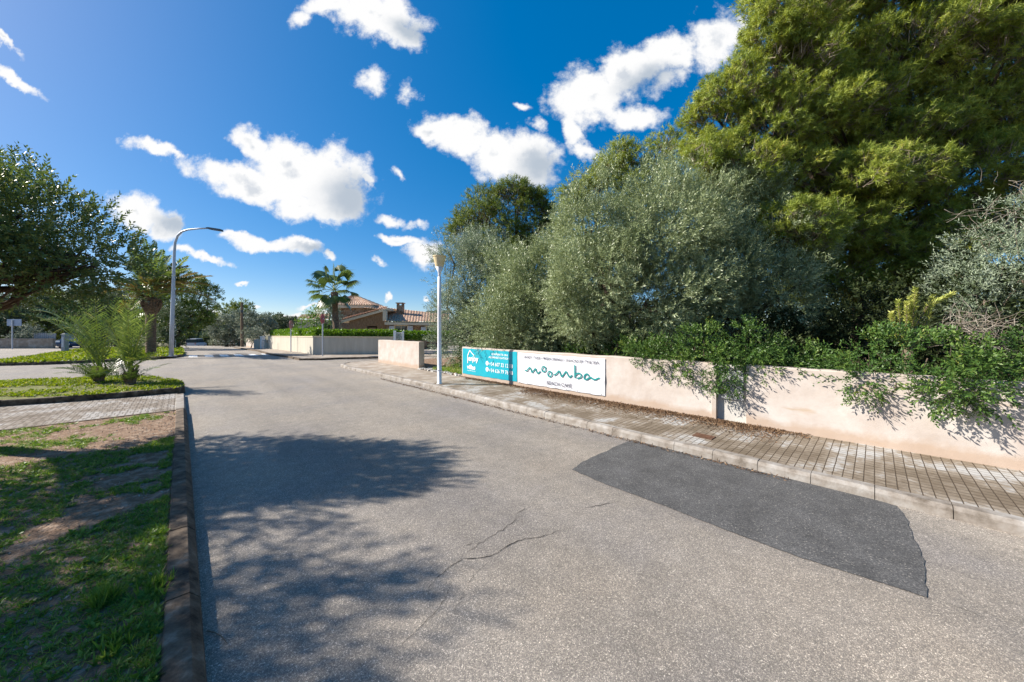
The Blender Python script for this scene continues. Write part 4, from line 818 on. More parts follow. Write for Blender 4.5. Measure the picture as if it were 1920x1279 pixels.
# ------------------------------------------------------------------ trees on the right
tree('olive_tree', 'largest grey-green olive tree, directly behind the white banner', 'tree', (2.9, 9.6, .12),
     [lob(1195, 395, 9.4, 80, 75), lob(1110, 430, 9.4, 62, 62), lob(1245, 450, 8.9, 90, 85), lob(1130, 525, 9.0, 80, 75), lob(1215, 560, 8.6, 75, 65), lob(1285, 405, 9.6, 75, 72), lob(1290, 540, 8.8, 72, 70), lob(1085, 590, 9.2, 45, 45)],
     .16, 'olive', 21, 'olive trees behind the boundary wall', dens=7.5, tw=34, rc=.36, nl=13, mat=L_OLIVE, extra=3, inner=.4)
tree('olive_tree', 'olive tree with upright sprays standing against the giant pine', 'tree', (5.2, 9.4, .12),
     [lob(1338, 340, 10.2, 40, 50), lob(1385, 395, 9.6, 62, 66), lob(1440, 450, 9.0, 62, 66), lob(1375, 500, 8.8, 62, 66), lob(1450, 540, 8.6, 55, 52), lob(1515, 455, 8.8, 30, 34), lob(1370, 590, 8.4, 50, 40)],
     .14, 'olive', 22, 'olive trees behind the boundary wall', dens=7.5, tw=32, rc=.34, nl=13, mat=L_OLIVE, extra=3, inner=.4)
tree('olive_tree', 'rounded olive tree above the turquoise banner', 'tree', (.6, 12.4, .12),
     [lob(1010, 545, 11.8, 62, 66), lob(955, 530, 12.4, 52, 48), lob(1050, 500, 12, 46, 44), lob(940, 600, 11.8, 52, 52), lob(1030, 610, 11.2, 50, 42), lob(975, 625, 11.4, 45, 32)],
     .15, 'olive', 23, 'olive trees behind the boundary wall', dens=8, tw=24, rc=.40, nl=12, scale=1.15, mat=L_OLIVE, extra=3, inner=.4)
tree('olive_tree', 'thin grey olive tree right beside the cream lamp', 'tree', (-1.6, 15.0, .12),
     [lob(868, 515, 15.0, 38, 42), lob(905, 480, 15.5, 38, 34), lob(850, 585, 14.6, 34, 44), lob(893, 570, 14.4, 42, 48), lob(870, 635, 14.2, 42, 30), lob(838, 468, 15.5, 16, 22)],
     .12, 'olive', 24, 'olive trees behind the boundary wall', dens=6.5, tw=20, rc=.45, nl=11, scale=1.3, mat=L_OLIVE2, extra=4)
tree('pine_tree', 'rounded pine tree rising behind the olives in the middle', 'tree', (.3, 19, .1),
     [lob(935, 420, 19, 62, 58), lob(965, 378, 19, 42, 32), lob(1000, 430, 19, 42, 55), lob(885, 440, 19, 32, 42), lob(945, 480, 18.5, 60, 36), lob(1020, 395, 19, 22, 25), lob(905, 392, 19, 26, 26), lob(860, 470, 19.5, 18, 14)],
     .2, 'pine', 25, 'pine trees behind the olives', dens=3.4, tw=22, rc=.6, nl=13, scale=1.9, mat=L_PINE2, extra=3)
tree('pine_tree', 'middle pine tree showing just above the largest olive tree', 'tree', (3.6, 14.5, .1),
     [lob(1230, 290, 14.5, 42, 30), lob(1175, 312, 14.5, 38, 32), lob(1125, 338, 14.5, 26, 26), lob(1252, 276, 14.8, 24, 20), lob(1088, 362, 14.5, 24, 28), lob(1068, 405, 14.5, 24, 34), lob(1050, 460, 15, 22, 40), lob(1200, 360, 14.5, 50, 40)],
     .2, 'pine', 26, 'pine trees behind the olives', dens=4.5, tw=22, rc=.5, nl=13, scale=1.5, mat=L_PINE, extra=2)
P3 = [(1600, 430, 60, 34), (1690, 445, 70, 36), (1765, 470, 60, 36), (1640, 510, 55, 34), (1590, 345, 60, 34), (1785, 395, 60, 34), (1470, 50, 45, 50), (1350, 215, 35, 35), (1330, 265, 30, 30), (1400, 330, 60, 40), (1610, 290, 80, 34), (1700, 265, 80, 30), (1462, 105, 58, 48), (1400, 180, 62, 42), (1365, 245, 55, 42), (1335, 300, 28, 30), (1500, 30, 80, 52), (1480, 150, 85, 45), (1450, 250, 75, 42), (1600, 50, 95, 55), (1590, 140, 95, 45), (1560, 215, 85, 38),
      (1700, 20, 100, 60), (1710, 120, 100, 50), (1690, 200, 90, 36), (1820, 40, 110, 60), (1830, 140, 105, 48), (1925, 90, 90, 70), (1800, 225, 85, 34), (1900, 230, 85, 50), (1480, 330, 80, 40), (1570, 385, 80, 36),
      (1650, 330, 80, 34), (1740, 390, 90, 36), (1840, 320, 90, 42), (1910, 380, 70, 50), (1500, 430, 60, 40), (1620, 460, 72, 34), (1730, 490, 75, 34), (1560, 520, 60, 40), (1670, 545, 60, 30), (1820, 450, 70, 40),
      (1540, -60, 95, 55), (1660, -90, 110, 60), (1800, -90, 120, 60), (1930, -60, 100, 60), (1720, -200, 150, 70)]
rs = random.Random(5)
tree('pine_tree', 'giant bright green pine filling the upper right of the picture', 'tree', (10.6, 10.6, .1),
     [lob(a-12, b, (10.3 if b < 300 else 9.3)+rs.uniform(-.9, .9), rx*1.05, rz*1.05) for a, b, rx, rz in P3], .17, 'pine', 27, 'pine trees behind the olives', dens=8, tw=24, rc=.34, nl=17, scale=1.12, mat=L_PINE, extra=3, fork=(10.5, 10.6, 4.5), cull=.6, inner=.14, up=.6, holes=-1.0)
gb_ = tree('grey_shrub', 'tall grey-leaved shrub with bare twigs at the right edge above the wall', 'shrub', (9.3, 6.6, .12),
     [lob(1880, 500, 6.6, 72, 66), lob(1925, 430, 6.8, 50, 55), lob(1845, 560, 6.3, 50, 52), lob(1900, 590, 6.2, 60, 45), lob(1960, 520, 6.4, 50, 60)],
     .07, 'olive', 28, None, dens=9, tw=20, rc=.28, nl=10, scale=.78, mat=L_OLIVE2, bark='bark_light', extra=5)
rng = np.random.RandomState(77)
def twigs(centres, n, ln, rad, rng, dirs=None):
    parts = []
    for c, sp in centres:
        for i in range(n):
            p = np.array(c)+rng.randn(3)*sp; d = unit(rng.randn(3)+(np.array(dirs) if dirs is not None else 0)); pts = [p]
            for k in range(4): d = unit(d+rng.randn(3)*.35); pts.append(pts[-1]+d*ln/4*(.7+.6*rng.rand()))
            parts.append(tube(pts, [rad, rad*.9, rad*.8, rad*.6, rad*.3], 4, False))
    return join(*parts)
for c_, k_ in (((1795, 615, 5.7), .12), ((1845, 620, 5.6), .12), ((1880, 400, 6.6), .25)):
    V, Fc = twigs([(at(*c_), k_)], 70, .42, .0035, rng, (0, -.3, .1)); dt = mesh_obj('dead_twigs', V, Fc, L_TWIG, gb_, rnd=rng.rand(len(Fc)))
# spiky yellow-green plant standing above the shrubs
c = at(1705, 655, 5.9); eu = thing('spiky_plant', 'yellow-green plant with upright spiky stems standing above the wall shrub', 'plant', (c[0], c[1], .12)); sp = []; lv = []
for (x1, y1, b) in [(1716, 545, .02), (1684, 568, 0), (1700, 572, .05), (1748, 558, 0), (1672, 592, -.03), (1782, 552, .1), (1706, 560, .1)]:
    tip = np.array(at(x1, y1, 5.9+b)); bs = np.array((c[0], c[1]+b, c[2])); m = (tip+bs)/2+np.array([(tip[0]-bs[0])*.22, 0, -.06])
    if x1 > 1770: m = np.array(at(1738, 575, 5.95))
    sp.append(tube([np.array((c[0], c[1], .12)), bs], [.03, .025], 6)); sp.append(tube([bs, m, tip], [.018, .015, .006], 6))
    for a, b2 in ((bs, m), (m, tip)):
        d = unit(b2-a); k = 9; Pn = a+(b2-a)*((np.arange(k)+.5)/k)[:, None]; lv.append(leaves(Pn, np.tile(d, (k, 1)), .07, 24, .062, .014, .9, rng))
mesh_obj('stems', *join(*sp), MAT['bark_light'], eu); V, Fq, q = cat(*lv); mesh_obj('leaves', V, Fq, L_EUPH, eu, rnd=q)
# glossy shrubs spilling over the wall
def shrub(label, spots, seed, dens=18):
    lobes = [(*W(s, t, z), r, r, rz) for s, t, z, r, rz in spots]; b = W(spots[0][0], 7.5, .12)
    return tree('wall_shrub', label, 'shrub', b, lobes, .04, 'broad', seed, 'glossy shrubs behind the boundary wall', dens=dens, tw=18, rc=.16, nl=10, scale=.74, mat=L_LENT, extra=4, inner=.5, up=.25)
shrub('glossy green shrub hanging over the wall above the grey cabinet', [(1.9, 7.25, 1.22, .36, .30), (2.3, 7.35, 1.35, .38, .34), (1.7, 7.08, 1.0, .26, .24), (2.0, 7.02, .86, .24, .20), (1.85, 7.0, .80, .12, .10), (2.75, 7.3, 1.2, .34, .26), (3.15, 7.35, 1.15, .30, .22), (1.55, 7.4, 1.45, .3, .3), (2.6, 7.15, 1.0, .2, .16), (3.5, 7.4, 1.15, .28, .2), (1.35, 7.3, 1.15, .2, .16)], 41)
shrub('low glossy shrub peeking over the wall between the two larger ones', [(.95, 7.5, 1.12, .28, .16), (.55, 7.55, 1.10, .30, .16), (1.2, 7.6, 1.2, .28, .2), (.7, 7.7, 1.15, .26, .2)], 42)
shrub('broad glossy shrub draped over the wall below the spiky plant', [(.1, 7.4, 1.32, .30, .26), (-.15, 7.3, 1.3, .32, .28), (-.35, 7.18, 1.1, .26, .2), (-.5, 7.4, 1.35, .32, .26), (-.75, 7.2, 1.12, .24, .2), (-.9, 7.35, 1.25, .3, .24), (-1.15, 7.5, 1.25, .3, .22), (-.2, 7.0, 1.02, .2, .14), (-.65, 7.0, 1.05, .2, .13), (-.42, 6.98, .97, .14, .1), (0.1, 7.05, 1.05, .2, .15), (-.95, 7.05, 1.02, .2, .14), (-1.5, 7.6, 1.3, .35, .3)], 43)
shrub('dense glossy shrub under the olives, just right of the white banner', [(3.9, 7.65, 1.2, .34, .3), (4.4, 7.8, 1.2, .38, .3), (5.0, 8.0, 1.15, .36, .28), (5.6, 8.1, 1.1, .36, .26)], 44, 9)
shrub('low dusty green shrub in the gap between the lamp post and the turquoise banner', [(10.6, 8.6, .55, .5, .45), (11.4, 8.9, .5, .5, .4), (12.2, 8.8, .5, .45, .4), (10.3, 9.4, .8, .6, .6), (12.9, 9.4, .7, .5, .5), (11.6, 10.0, .9, .7, .7)], 45, 9)
# undergrowth and wood behind
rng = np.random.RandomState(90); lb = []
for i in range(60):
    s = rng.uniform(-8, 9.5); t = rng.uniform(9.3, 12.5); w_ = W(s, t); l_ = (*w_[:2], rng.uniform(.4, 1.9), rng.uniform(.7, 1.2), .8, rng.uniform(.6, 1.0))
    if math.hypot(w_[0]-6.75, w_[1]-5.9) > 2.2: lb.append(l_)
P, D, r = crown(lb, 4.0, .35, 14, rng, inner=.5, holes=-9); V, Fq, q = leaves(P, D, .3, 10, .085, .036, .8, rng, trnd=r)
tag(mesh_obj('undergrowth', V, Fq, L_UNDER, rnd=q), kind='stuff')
lb = []
for i in range(70):
    x = rng.uniform(-1.2, 40); y = 17.5+rng.uniform(0, 7)-.12*x; lb.append((x, y, rng.uniform(.5, 3.8), rng.uniform(1.2, 2.2), 1.5, rng.uniform(1.2, 1.9)))
P, D, r = crown(lb, 1.2, .5, 10, rng); V, Fq, q = leaves(P, D, .5, 8, .24, .09, .9, rng, trnd=r)
tag(mesh_obj('woodland', V, Fq, L_FAR, rnd=q), kind='stuff')

# ------------------------------------------------------------------ left tree and the shade it throws
def wl(x, y, z, r, rz=None, k=.93): return (x*k, y*k, H+(z-H)*k, r*k, r*k, (rz or r)*k)
tree('shade_tree', 'dark small-leaved tree reaching in over the verge from the left', 'tree', (-9.2, 5.0, .1),
     [wl(-8.1, 5.2, 3.6, .72, .6), wl(-7.25, 5.25, 3.3, .66, .52), wl(-6.7, 5.3, 2.9, .5, .42), wl(-7.5, 4.9, 2.75, .75, .5), wl(-8.6, 5.3, 3.0, .9, .7), wl(-6.45, 5.4, 2.75, .4, .3), wl(-7.0, 5.3, 2.62, .55, .24), wl(-8.8, 5.0, 3.85, .9, .6),
      wl(-9.6, 5.3, 3.6, 1.0, .9), wl(-8.0, 4.3, 3.2, .7, .5), wl(-7.9, 5.1, 2.55, .5, .22), wl(-6.9, 4.7, 3.2, .5, .4), wl(-9.3, 4.2, 3.3, .9, .7)],
     .15, 'broad', 51, None, dens=8, tw=18, rc=.30, nl=12, scale=.84, holes=-1.7, mat=L_OAK, extra=6, fork=(-8.3, 4.7, 1.7), cull=.0, inner=.30)
tree('shade_tree', 'second verge tree at the far left, known by its shade on the near road', 'tree', (-9.0, 2.2, .1),
     [wl(-8.0, 2.35, 4.2, .7, .4, 1), wl(-7.35, 2.15, 3.75, .5, .3, 1), wl(-8.6, 2.1, 4.4, .8, .45, 1), wl(-7.4, 1.6, 3.8, .55, .35, 1), wl(-9.4, 1.9, 4.3, .9, .5, 1), wl(-10.2, 2.6, 4.0, .9, .5, 1), wl(-9.6, 1.0, 4.0, 1.0, .6, 1)],
     .15, 'broad', 52, None, dens=8, tw=15, rc=.36, nl=8, scale=1.2, holes=-1.3, mat=L_OAK, extra=3, cull=0)

# ------------------------------------------------------------------ palms
def frond(base, tip, arch, rng, nl=46, lw=.035, ll=.42, fold=.45, thick=.02):
    """arching rachis from base to tip with two rows of leaflets; arch = rise of the middle as a share of the length"""
    base = np.array(base, float); tip = np.array(tip, float); n_ = 10; L = np.linalg.norm(tip-base); ctl = (base+tip)/2+np.array([0, 0, 2*arch*L])-(tip-base)*.12
    tt_ = np.linspace(0, 1, n_+1)[:, None]; pts = base*(1-tt_)**2+2*ctl*tt_*(1-tt_)+tip*tt_**2
    pts = np.array(pts); ra = tube(pts, list(np.linspace(thick, thick*.25, n_+1)), 5, False)
    u = np.linspace(.12, 1, nl); idx = u*n_; i0 = np.minimum(idx.astype(int), n_-1); f = (idx-i0)[:, None]; B = pts[i0]*(1-f)+pts[i0+1]*f; T = unit(pts[i0+1]-pts[i0])
    side = unit(np.cross(T, np.array([0, 0, 1.]))+1e-6); upv = unit(np.cross(side, T)); Vs = []; env = np.sin(np.pi*np.clip(u*.86+.12, 0, 1))**.6
    for sg in (-1, 1):
        jt = rng.randn(nl, 3)*.10; dr = unit(T*(.55+.5*u)[:, None]+side*sg*.95+upv*fold+jt); l = (ll*env*(.85+.3*rng.rand(nl)))[:, None]
        w = unit(np.cross(dr, upv))*lw/2; mid = B+dr*l*.5; tip = B+dr*l+np.array([0, 0, -.12])*l; Vs.append(np.stack([B, mid+w, tip, mid-w], 1))
    V = np.concatenate(Vs).reshape(-1, 3); return ra, (V, np.arange(len(V)).reshape(-1, 4), rng.rand(2*nl)*.6+rng.rand()*.4)
def young_palm(px, py, label, seed, specs, small):
    rng = np.random.RandomState(seed); c = gp(px, py, .19); t = thing('young_palm', label, 'palm', c, 'young feather palms in the planting bed'); c = np.array(c)
    stub = [tube([c+np.array([.0, 0, 0]), c+np.array([0, 0, .25]), c+np.array([.02, 0, .5])], [.11, .09, .05], 9)]
    for k in range(26): a = rng.rand()*6.28; b = c+np.array([math.cos(a)*.08, math.sin(a)*.08, rng.rand()*.32]); stub.append(tube([b, b+np.array([math.cos(a)*.09, math.sin(a)*.09, .22])], [.022, .01], 5))
    mesh_obj('stump', *join(*stub), MAT['palm_trunk'], t)
    for (tx, ty, dy, dr) in specs:      # the tip each frond reaches
        tip = np.array(at(tx, ty, c[1]+dy)); b = c+np.array([rng.randn()*.04, rng.randn()*.04, .42]); v = tip-b; L = np.linalg.norm(v)*1.06
        fo = frond(b, tip, .04+dr*.17, rng, nl=24, lw=.023, ll=.42, thick=.016, fold=.6)
        f = mesh_obj('frond', *fo[1][:2], L_PALM, t, rnd=fo[1][2]); mesh_obj('rachis', *fo[0], L_EUPH, f, rnd=np.full(len(fo[0][1]), .3))
    lv = []; rv = []
    for k in range(small):
        a = rng.rand()*6.28; e = rng.uniform(.2, 1.1); ln = rng.uniform(.5, .95); b_ = c+np.array([math.cos(a)*.1, math.sin(a)*.1, .08]); fo = frond(b_, b_+unit(np.array([math.cos(a), math.sin(a), e]))*ln, .12, rng, nl=20, lw=.018, ll=.2, thick=.008); lv.append(fo[1]); rv.append(fo[0])
    V, Fq, q = cat(*lv); mesh_obj('basal_shoots', V, Fq, L_PALM, t, rnd=q*.8)
young_palm(186, 717, 'left young feather palm with long arching fronds on the grass bed', 61,
    [(42, 590, -.2, .8), (58, 608, .5, 1.1), (75, 570, -.6, .6), (110, 562, .3, .5), (145, 556, 0, .35), (178, 552, -.4, .2), (222, 560, -.3, .35), (120, 592, -1.0, .8), (95, 628, .9, 1.1), (245, 605, .5, .6), (78, 600, -.9, 1.0), (62, 582, .2, .9), (130, 640, -.7, 1.0), (270, 590, .8, .6)], 30)
young_palm(245, 720, 'right young feather palm leaning over the road kerb', 62,
    [(232, 556, .1, .2), (250, 562, -.3, .2), (262, 575, .2, .2), (283, 592, -.3, .5), (215, 572, .3, .3), (200, 600, -.6, .5), (272, 610, -.5, .4), (240, 585, -.6, .1), (292, 676, -.4, .3), (288, 664, -.1, .25), (180, 590, .4, .5), (255, 600, .5, .2)], 10)
# big date palm on the far island
rng = np.random.RandomState(63); c = gp(283, 663, .13); Yp = c[1]; dp = thing('date_palm', 'tall date palm with yellowing fronds on the far grass island', 'palm', c); top = np.array(at(284, 588, Yp))
seg = []; 
for k in range(26):
    z = c[2]+(top[2]-c[2])*k/26; z2 = c[2]+(top[2]-c[2])*(k+1)/26; seg.append((.27, z-c[2])); seg.append((.235, z2-c[2]-.01))
mesh_obj('trunk', *lathe(c, [(.33, 0)]+seg[1:], 14), MAT['palm_trunk'], dp)
V, Fc = lathe((top[0], top[1], top[2]-.1), [(.24, 0), (.30, .2), (.40, .5), (.40, .8), (.30, 1.05), (.18, 1.3)], 14); pr = [(V, Fc)]
for k in range(120):
    a = rng.rand()*6.28; h = rng.rand(); r_ = .26+.15*math.sin(h*2.6); b = np.array([top[0]+math.cos(a)*r_, top[1]+math.sin(a)*r_, top[2]+.05+h*.85]); o_ = np.array([math.cos(a)*.10, math.sin(a)*.10, .16]); pr.append(tube([b, b+o_], [.055, .03], 4))
mesh_obj('boot_bulge', *join(*pr), MAT['palm_trunk'], dp)
hub = top+np.array([0, 0, .95])
fl_ = [(270, 448, 0, .25, 0), (292, 455, .3, .2, 0), (305, 470, -.6, .3, 0), (250, 462, .5, .3, 0), (352, 482, -.2, .25, 0), (398, 518, .3, .55, 1), (395, 537, -.4, .8, 1), (370, 512, .8, .5, 1), (418, 582, 0, 1.5, 1), (345, 505, -1, .4, 0), (235, 490, -.5, .4, 0),
       (205, 520, .4, .6, 0), (195, 550, -.4, .9, 1), (225, 585, .6, 1.3, 1), (330, 560, -1.5, 1.2, 1), (245, 580, -1.5, 1.3, 1), (380, 555, 1.2, .9, 1), (280, 500, -1.6, .5, 0), (320, 480, 1.2, .4, 0), (215, 475, 1.0, .4, 0), (360, 540, -1.5, 1.0, 1)]
for k in range(18):
    a = k*2.4; fl_.append((285+math.cos(a)*rng.uniform(55, 105), 505+rng.uniform(-35, 45), math.sin(a)*2.6, rng.uniform(.4, 1.0), k % 3 == 0))
for (tx, ty, dy, dr, yl) in fl_:
    tip = np.array(at(tx, ty, Yp+dy)); v = tip-hub; L = np.linalg.norm(v)*1.08; fo = frond(hub, tip, .03+dr*.13, rng, nl=60, lw=.065, ll=.62, thick=.035)
    f = mesh_obj('frond', *fo[1][:2], L_PALM2 if yl else L_PALM, dp, rnd=fo[1][2]); mesh_obj('rachis', *fo[0], L_EUPH, f, rnd=np.full(len(fo[0][1]), .2))
# fan palm in the villa garden
rng = np.random.RandomState(64); Yf = 25.5; b = at(632, 655, Yf); b = (b[0], Yf, .05); fp = thing('fan_palm', 'fan palm with a brown trunk in the villa garden', 'palm', b); top = np.array(at(627, 548, Yf))
n_ = 14; path = [tuple(np.array(b)*(1-k/n_)+top*(k/n_)) for k in range(n_+1)]
mesh_obj('trunk', *tube(path, [.21 if k < 9 else (.19 if k < 12 else .25) for k in range(n_+1)], 10), MAT['palm_trunk'], fp)
def fan(base, tip, R_, rng, nseg=34):
    base = np.array(base); tip = np.array(tip); tip = base+(tip-base)*.78; R_ = R_*1.25; ax = unit(tip-base); pet = tube([base, (base+tip)/2+np.array([0, 0, .08]), tip], [.022, .018, .014], 4, False)
    side = unit(np.cross(ax, np.array([0, 0, 1.]))+rng.randn(3)*.1); V = []
    for k in range(nseg):
        a = (k/(nseg-1)-.5)*R(230); d = unit(ax*math.cos(a)+side*math.sin(a)+np.array([0, 0, -.05])); w = np.cross(unit(np.cross(ax, side)), d)*R_*.05
        mid = tip+d*R_*.62; end = mid+unit(d+np.array([0, 0, -.5-.9*rng.rand()]))*R_*(.35+.2*rng.rand()); V += [tip, mid+w, end, mid-w]
    return pet, (np.array(V), np.arange(len(V)).reshape(-1, 4), rng.rand(nseg)*.5+rng.rand()*.4)
for (tx, ty, dy, R_) in [(626, 505, 0, .85), (600, 510, .3, .75), (650, 510, -.2, .75), (588, 532, -.3, .75), (662, 528, .3, .75), (592, 555, .2, .75), (612, 562, -.6, .75), (645, 560, -.4, .7), (668, 550, 0, .6), (575, 522, .1, .5), (610, 525, -.8, .7), (642, 528, -.8, .65), (622, 520, .8, .8), (600, 575, .1, .6), (655, 575, .2, .6), (585, 545, -.7, .6), (640, 545, .8, .7), (610, 498, -.4, .5), (640, 497, .4, .55)]:
    pe, lf = fan(top+np.array([0, 0, .15]), at(tx, ty, Yf+dy), R_, rng); f = mesh_obj('fan_leaf', *lf[:2], L_PALM, fp, rnd=lf[2]*.45); mesh_obj('petiole', *pe, L_EUPH, f, rnd=np.full(len(pe[1]), .4))

# ------------------------------------------------------------------ hedges
def hedge(label, a, b, w, z0, z1, seed, zb=None):
    rng = np.random.RandomState(seed); a = np.array(a); b = np.array(b); L = np.linalg.norm(b-a); d = (b-a)/L; n_ = np.array([-d[1], d[0]]); t = thing('hedge', label, 'hedge', (*((a+b)/2), z0), 'clipped hedges around the villa')
    m = int(L*420); u = rng.rand(m); f = rng.randint(0, 3, m); x = np.where(f == 0, -w/2, np.where(f == 1, w/2, rng.uniform(-w/2, w/2, m))); h0 = z0+(0 if zb is None else (zb-z0)*u); z = np.where(f == 2, z1-z0, rng.uniform(0, z1-z0, m))+h0
    P = np.stack([a[0]+d[0]*u*L+n_[0]*x, a[1]+d[1]*u*L+n_[1]*x, z], 1)+rng.randn(m, 3)*.03
    D = np.stack([np.where(f == 0, -n_[0], np.where(f == 1, n_[0], 0)), np.where(f == 0, -n_[1], np.where(f == 1, n_[1], 0)), np.where(f == 2, 1., .3)], 1); D = unit(D+rng.randn(m, 3)*.4)
    V, Fq, q = leaves(P, D, .12, 5, .10, .05, .8, rng); mesh_obj('foliage', V, Fq, L_HEDGE, t, rnd=q)
    mesh_obj('branches', *join(*[tube([(a[0]+d[0]*k, a[1]+d[1]*k, h_), (a[0]+d[0]*k, a[1]+d[1]*k, h_+(z1-z0)*.8)], .03, 4) for k in np.arange(.3, L, .6) for h_ in [z0+(0 if zb is None else (zb-z0)*k/L)-.5]]), MAT['bark'], t)
hedge('bright green clipped hedge above the sunny left face of the villa wall', C0+N2*.5+D2*.3, E1+N2*.5, .45, 1.15, 1.66, 71, .98)
hedge('dark green clipped hedge above the shaded right face of the villa wall', C0+np.array([.4, .55]), E2+np.array([0, .55]), .45, 1.15, 1.55, 72)
hedge('clipped hedge in front of the shuttered windows behind the short wall stub', np.array([-7.8, 23.5]), np.array([-3.2, 23.5]), .5, 1.0, 1.46, 73)

# ------------------------------------------------------------------ background trees
def bt(label, px, y, lobes, seed, mat, r0=.2, group='trees down the road', scale=1.0, dens=1.6, name='background_tree', kind='far', tw=12, rc=.5):
    x = (px-HX)/F*y; return tree(name, label, 'tree', (x, y, gz(y)), [lob(*l) for l in lobes], r0, kind, seed, group, dens=dens, tw=tw, rc=rc, nl=8, scale=scale, mat=mat, extra=1, cull=.5)
bt('dark spreading pine behind the date palm and the street lamp', 330, 34, [(345, 560, 34, 36, 24), (380, 545, 34, 20, 18), (320, 590, 34, 34, 30), (365, 585, 34, 26, 18), (300, 550, 34, 34, 26), (345, 535, 34, 30, 14), (328, 620, 34, 20, 24)], 101, L_PINE2, scale=.75, dens=2.2, tw=16, rc=.55)
bt('bushy green tree just right of the date palm trunk', 320, 30, [(318, 600, 30, 22, 20), (305, 625, 30, 24, 20), (335, 625, 30, 20, 20), (322, 580, 30, 12, 10)], 102, L_FAR, scale=.6, dens=3)
bt('small rounded tree above the far silver van', 375, 84, [(380, 600, 84, 20, 11), (372, 612, 84, 16, 12), (392, 612, 84, 14, 12), (360, 620, 84, 14, 14)], 103, L_FAR, scale=1.6, dens=.9)
bt('umbrella pine rising above the grey bushes beside the wooden pole', 437, 55, [(432, 582, 55, 22, 9), (448, 576, 55, 16, 8), (415, 592, 55, 10, 9), (425, 602, 55, 14, 8), (460, 590, 55, 12, 10)], 104, L_PINE2, scale=1.0, dens=1.6)
bt('pale grey-green olive left of the wooden pole', 425, 50, [(425, 618, 50, 24, 18), (440, 600, 50, 16, 14), (405, 622, 50, 14, 18), (445, 625, 50, 18, 14), (398, 612, 50, 7, 12)], 105, L_FARG, scale=.9, dens=2)
bt('pale grey-green olive right of the wooden pole', 475, 48, [(470, 605, 48, 18, 14), (490, 612, 48, 18, 16), (475, 625, 48, 18, 14)], 106, L_FARG, scale=.9, dens=2)
bt('dark tree behind the villa hedge at its left end', 505, 60, [(510, 605, 60, 22, 12), (530, 610, 60, 22, 12), (495, 602, 60, 14, 10), (550, 614, 60, 16, 12)], 107, L_FAR, scale=1.2, dens=1.4)
bt('brownish climbing bush on the fence beside the pink wall', 470, 37, [(470, 628, 37, 10, 8), (482, 626, 37, 9, 7), (490, 630, 37, 7, 8)], 108, L_FARG, scale=.5, dens=5, r0=.05, name='climbing_bush')
bt('flowering dark bush beside the fan palm trunk', 615, 28, [(612, 590, 28, 12, 14), (618, 572, 28, 9, 12), (605, 605, 28, 14, 12), (622, 600, 28, 10, 16)], 109, L_OLIVE2, scale=.45, dens=6, r0=.08, group=None, name='garden_bush')
bt('green spiky bush left of the red road sign behind the hedge', 590, 27, [(590, 600, 27, 12, 14), (578, 610, 27, 12, 10), (598, 612, 27, 10, 10), (572, 614, 27, 9, 7)], 110, L_HEDGE, scale=.4, dens=7, r0=.08, group=None, name='garden_bush')
bt('dark tree behind the road sign at the far left', 20, 42, [(0, 600, 42, 50, 30), (50, 600, 42, 40, 26), (-60, 590, 42, 50, 40), (30, 570, 42, 50, 25)], 111, L_FAR, scale=1.2, dens=1.2)
bt('dark tree behind the parked blue car', 130, 46, [(120, 600, 46, 40, 28), (170, 595, 46, 40, 32), (150, 565, 46, 40, 24), (90, 580, 46, 30, 24), (200, 610, 46, 34, 26)], 112, L_PINE2, scale=1.2, dens=1.3)
bt('olive green tree between the car and the date palm', 220, 38, [(215, 590, 38, 34, 30), (245, 570, 38, 30, 26), (180, 570, 38, 34, 28), (250, 610, 38, 28, 28), (205, 620, 38, 34, 20)], 113, L_FAR, scale=.9, dens=1.8)
bt('grey-green bush on the far left wall', 65, 38.6, [(45, 628, 38.6, 14, 8), (62, 622, 38.6, 16, 10), (30, 630, 38.6, 10, 6)], 114, L_FARG, scale=.5, dens=5, r0=.05, name='climbing_bush')
rng = np.random.RandomState(120); lb = []
for i in range(60):
    px = rng.uniform(380, 860); y = rng.uniform(95, 130); lb.append(lob(px, rng.uniform(606, 622)+max(0, (px-560)/90), y, 16, 8))
for i in range(40):
    px = rng.uniform(-200, 360); y = rng.uniform(60, 90); lb.append(lob(px, rng.uniform(590, 630), y, 30, 16))
for i in range(30):
    px = rng.uniform(340, 470); y = rng.uniform(76, 90); lb.append(lob(px, rng.uniform(628, 648), y, 12, 7))
P, D, r = crown(lb, .28, 1.0, 8, rng); V, Fq, q = leaves(P, D, .9, 7, .8, .34, .9, rng, trnd=r)
tag(mesh_obj('far_wood', V, Fq, L_FAR, rnd=q), kind='stuff')
# wire fence with posts by the far road
wf = thing('wire_fence', 'low wire fence with wooden stakes at the edge of the far road', 'fence', at(430, 650, 56)); 
for i in range(8):
    a = at(400+i*8, 650, 60-i*1.6); y = a[1]; mesh_obj('stake', *box((a[0], y, gz(y)+.6), (.12, .12, 1.2)), MAT['pole_wood'], wf)
a = at(400, 650, 60); b = at(456, 650, 48.8); mesh_obj('wire', *join(*[tube([(a[0], a[1], gz(60)+h), (b[0], b[1], gz(48.8)+h)], .015, 4) for h in (.4, .8, 1.1)]), MAT['galv'], wf)

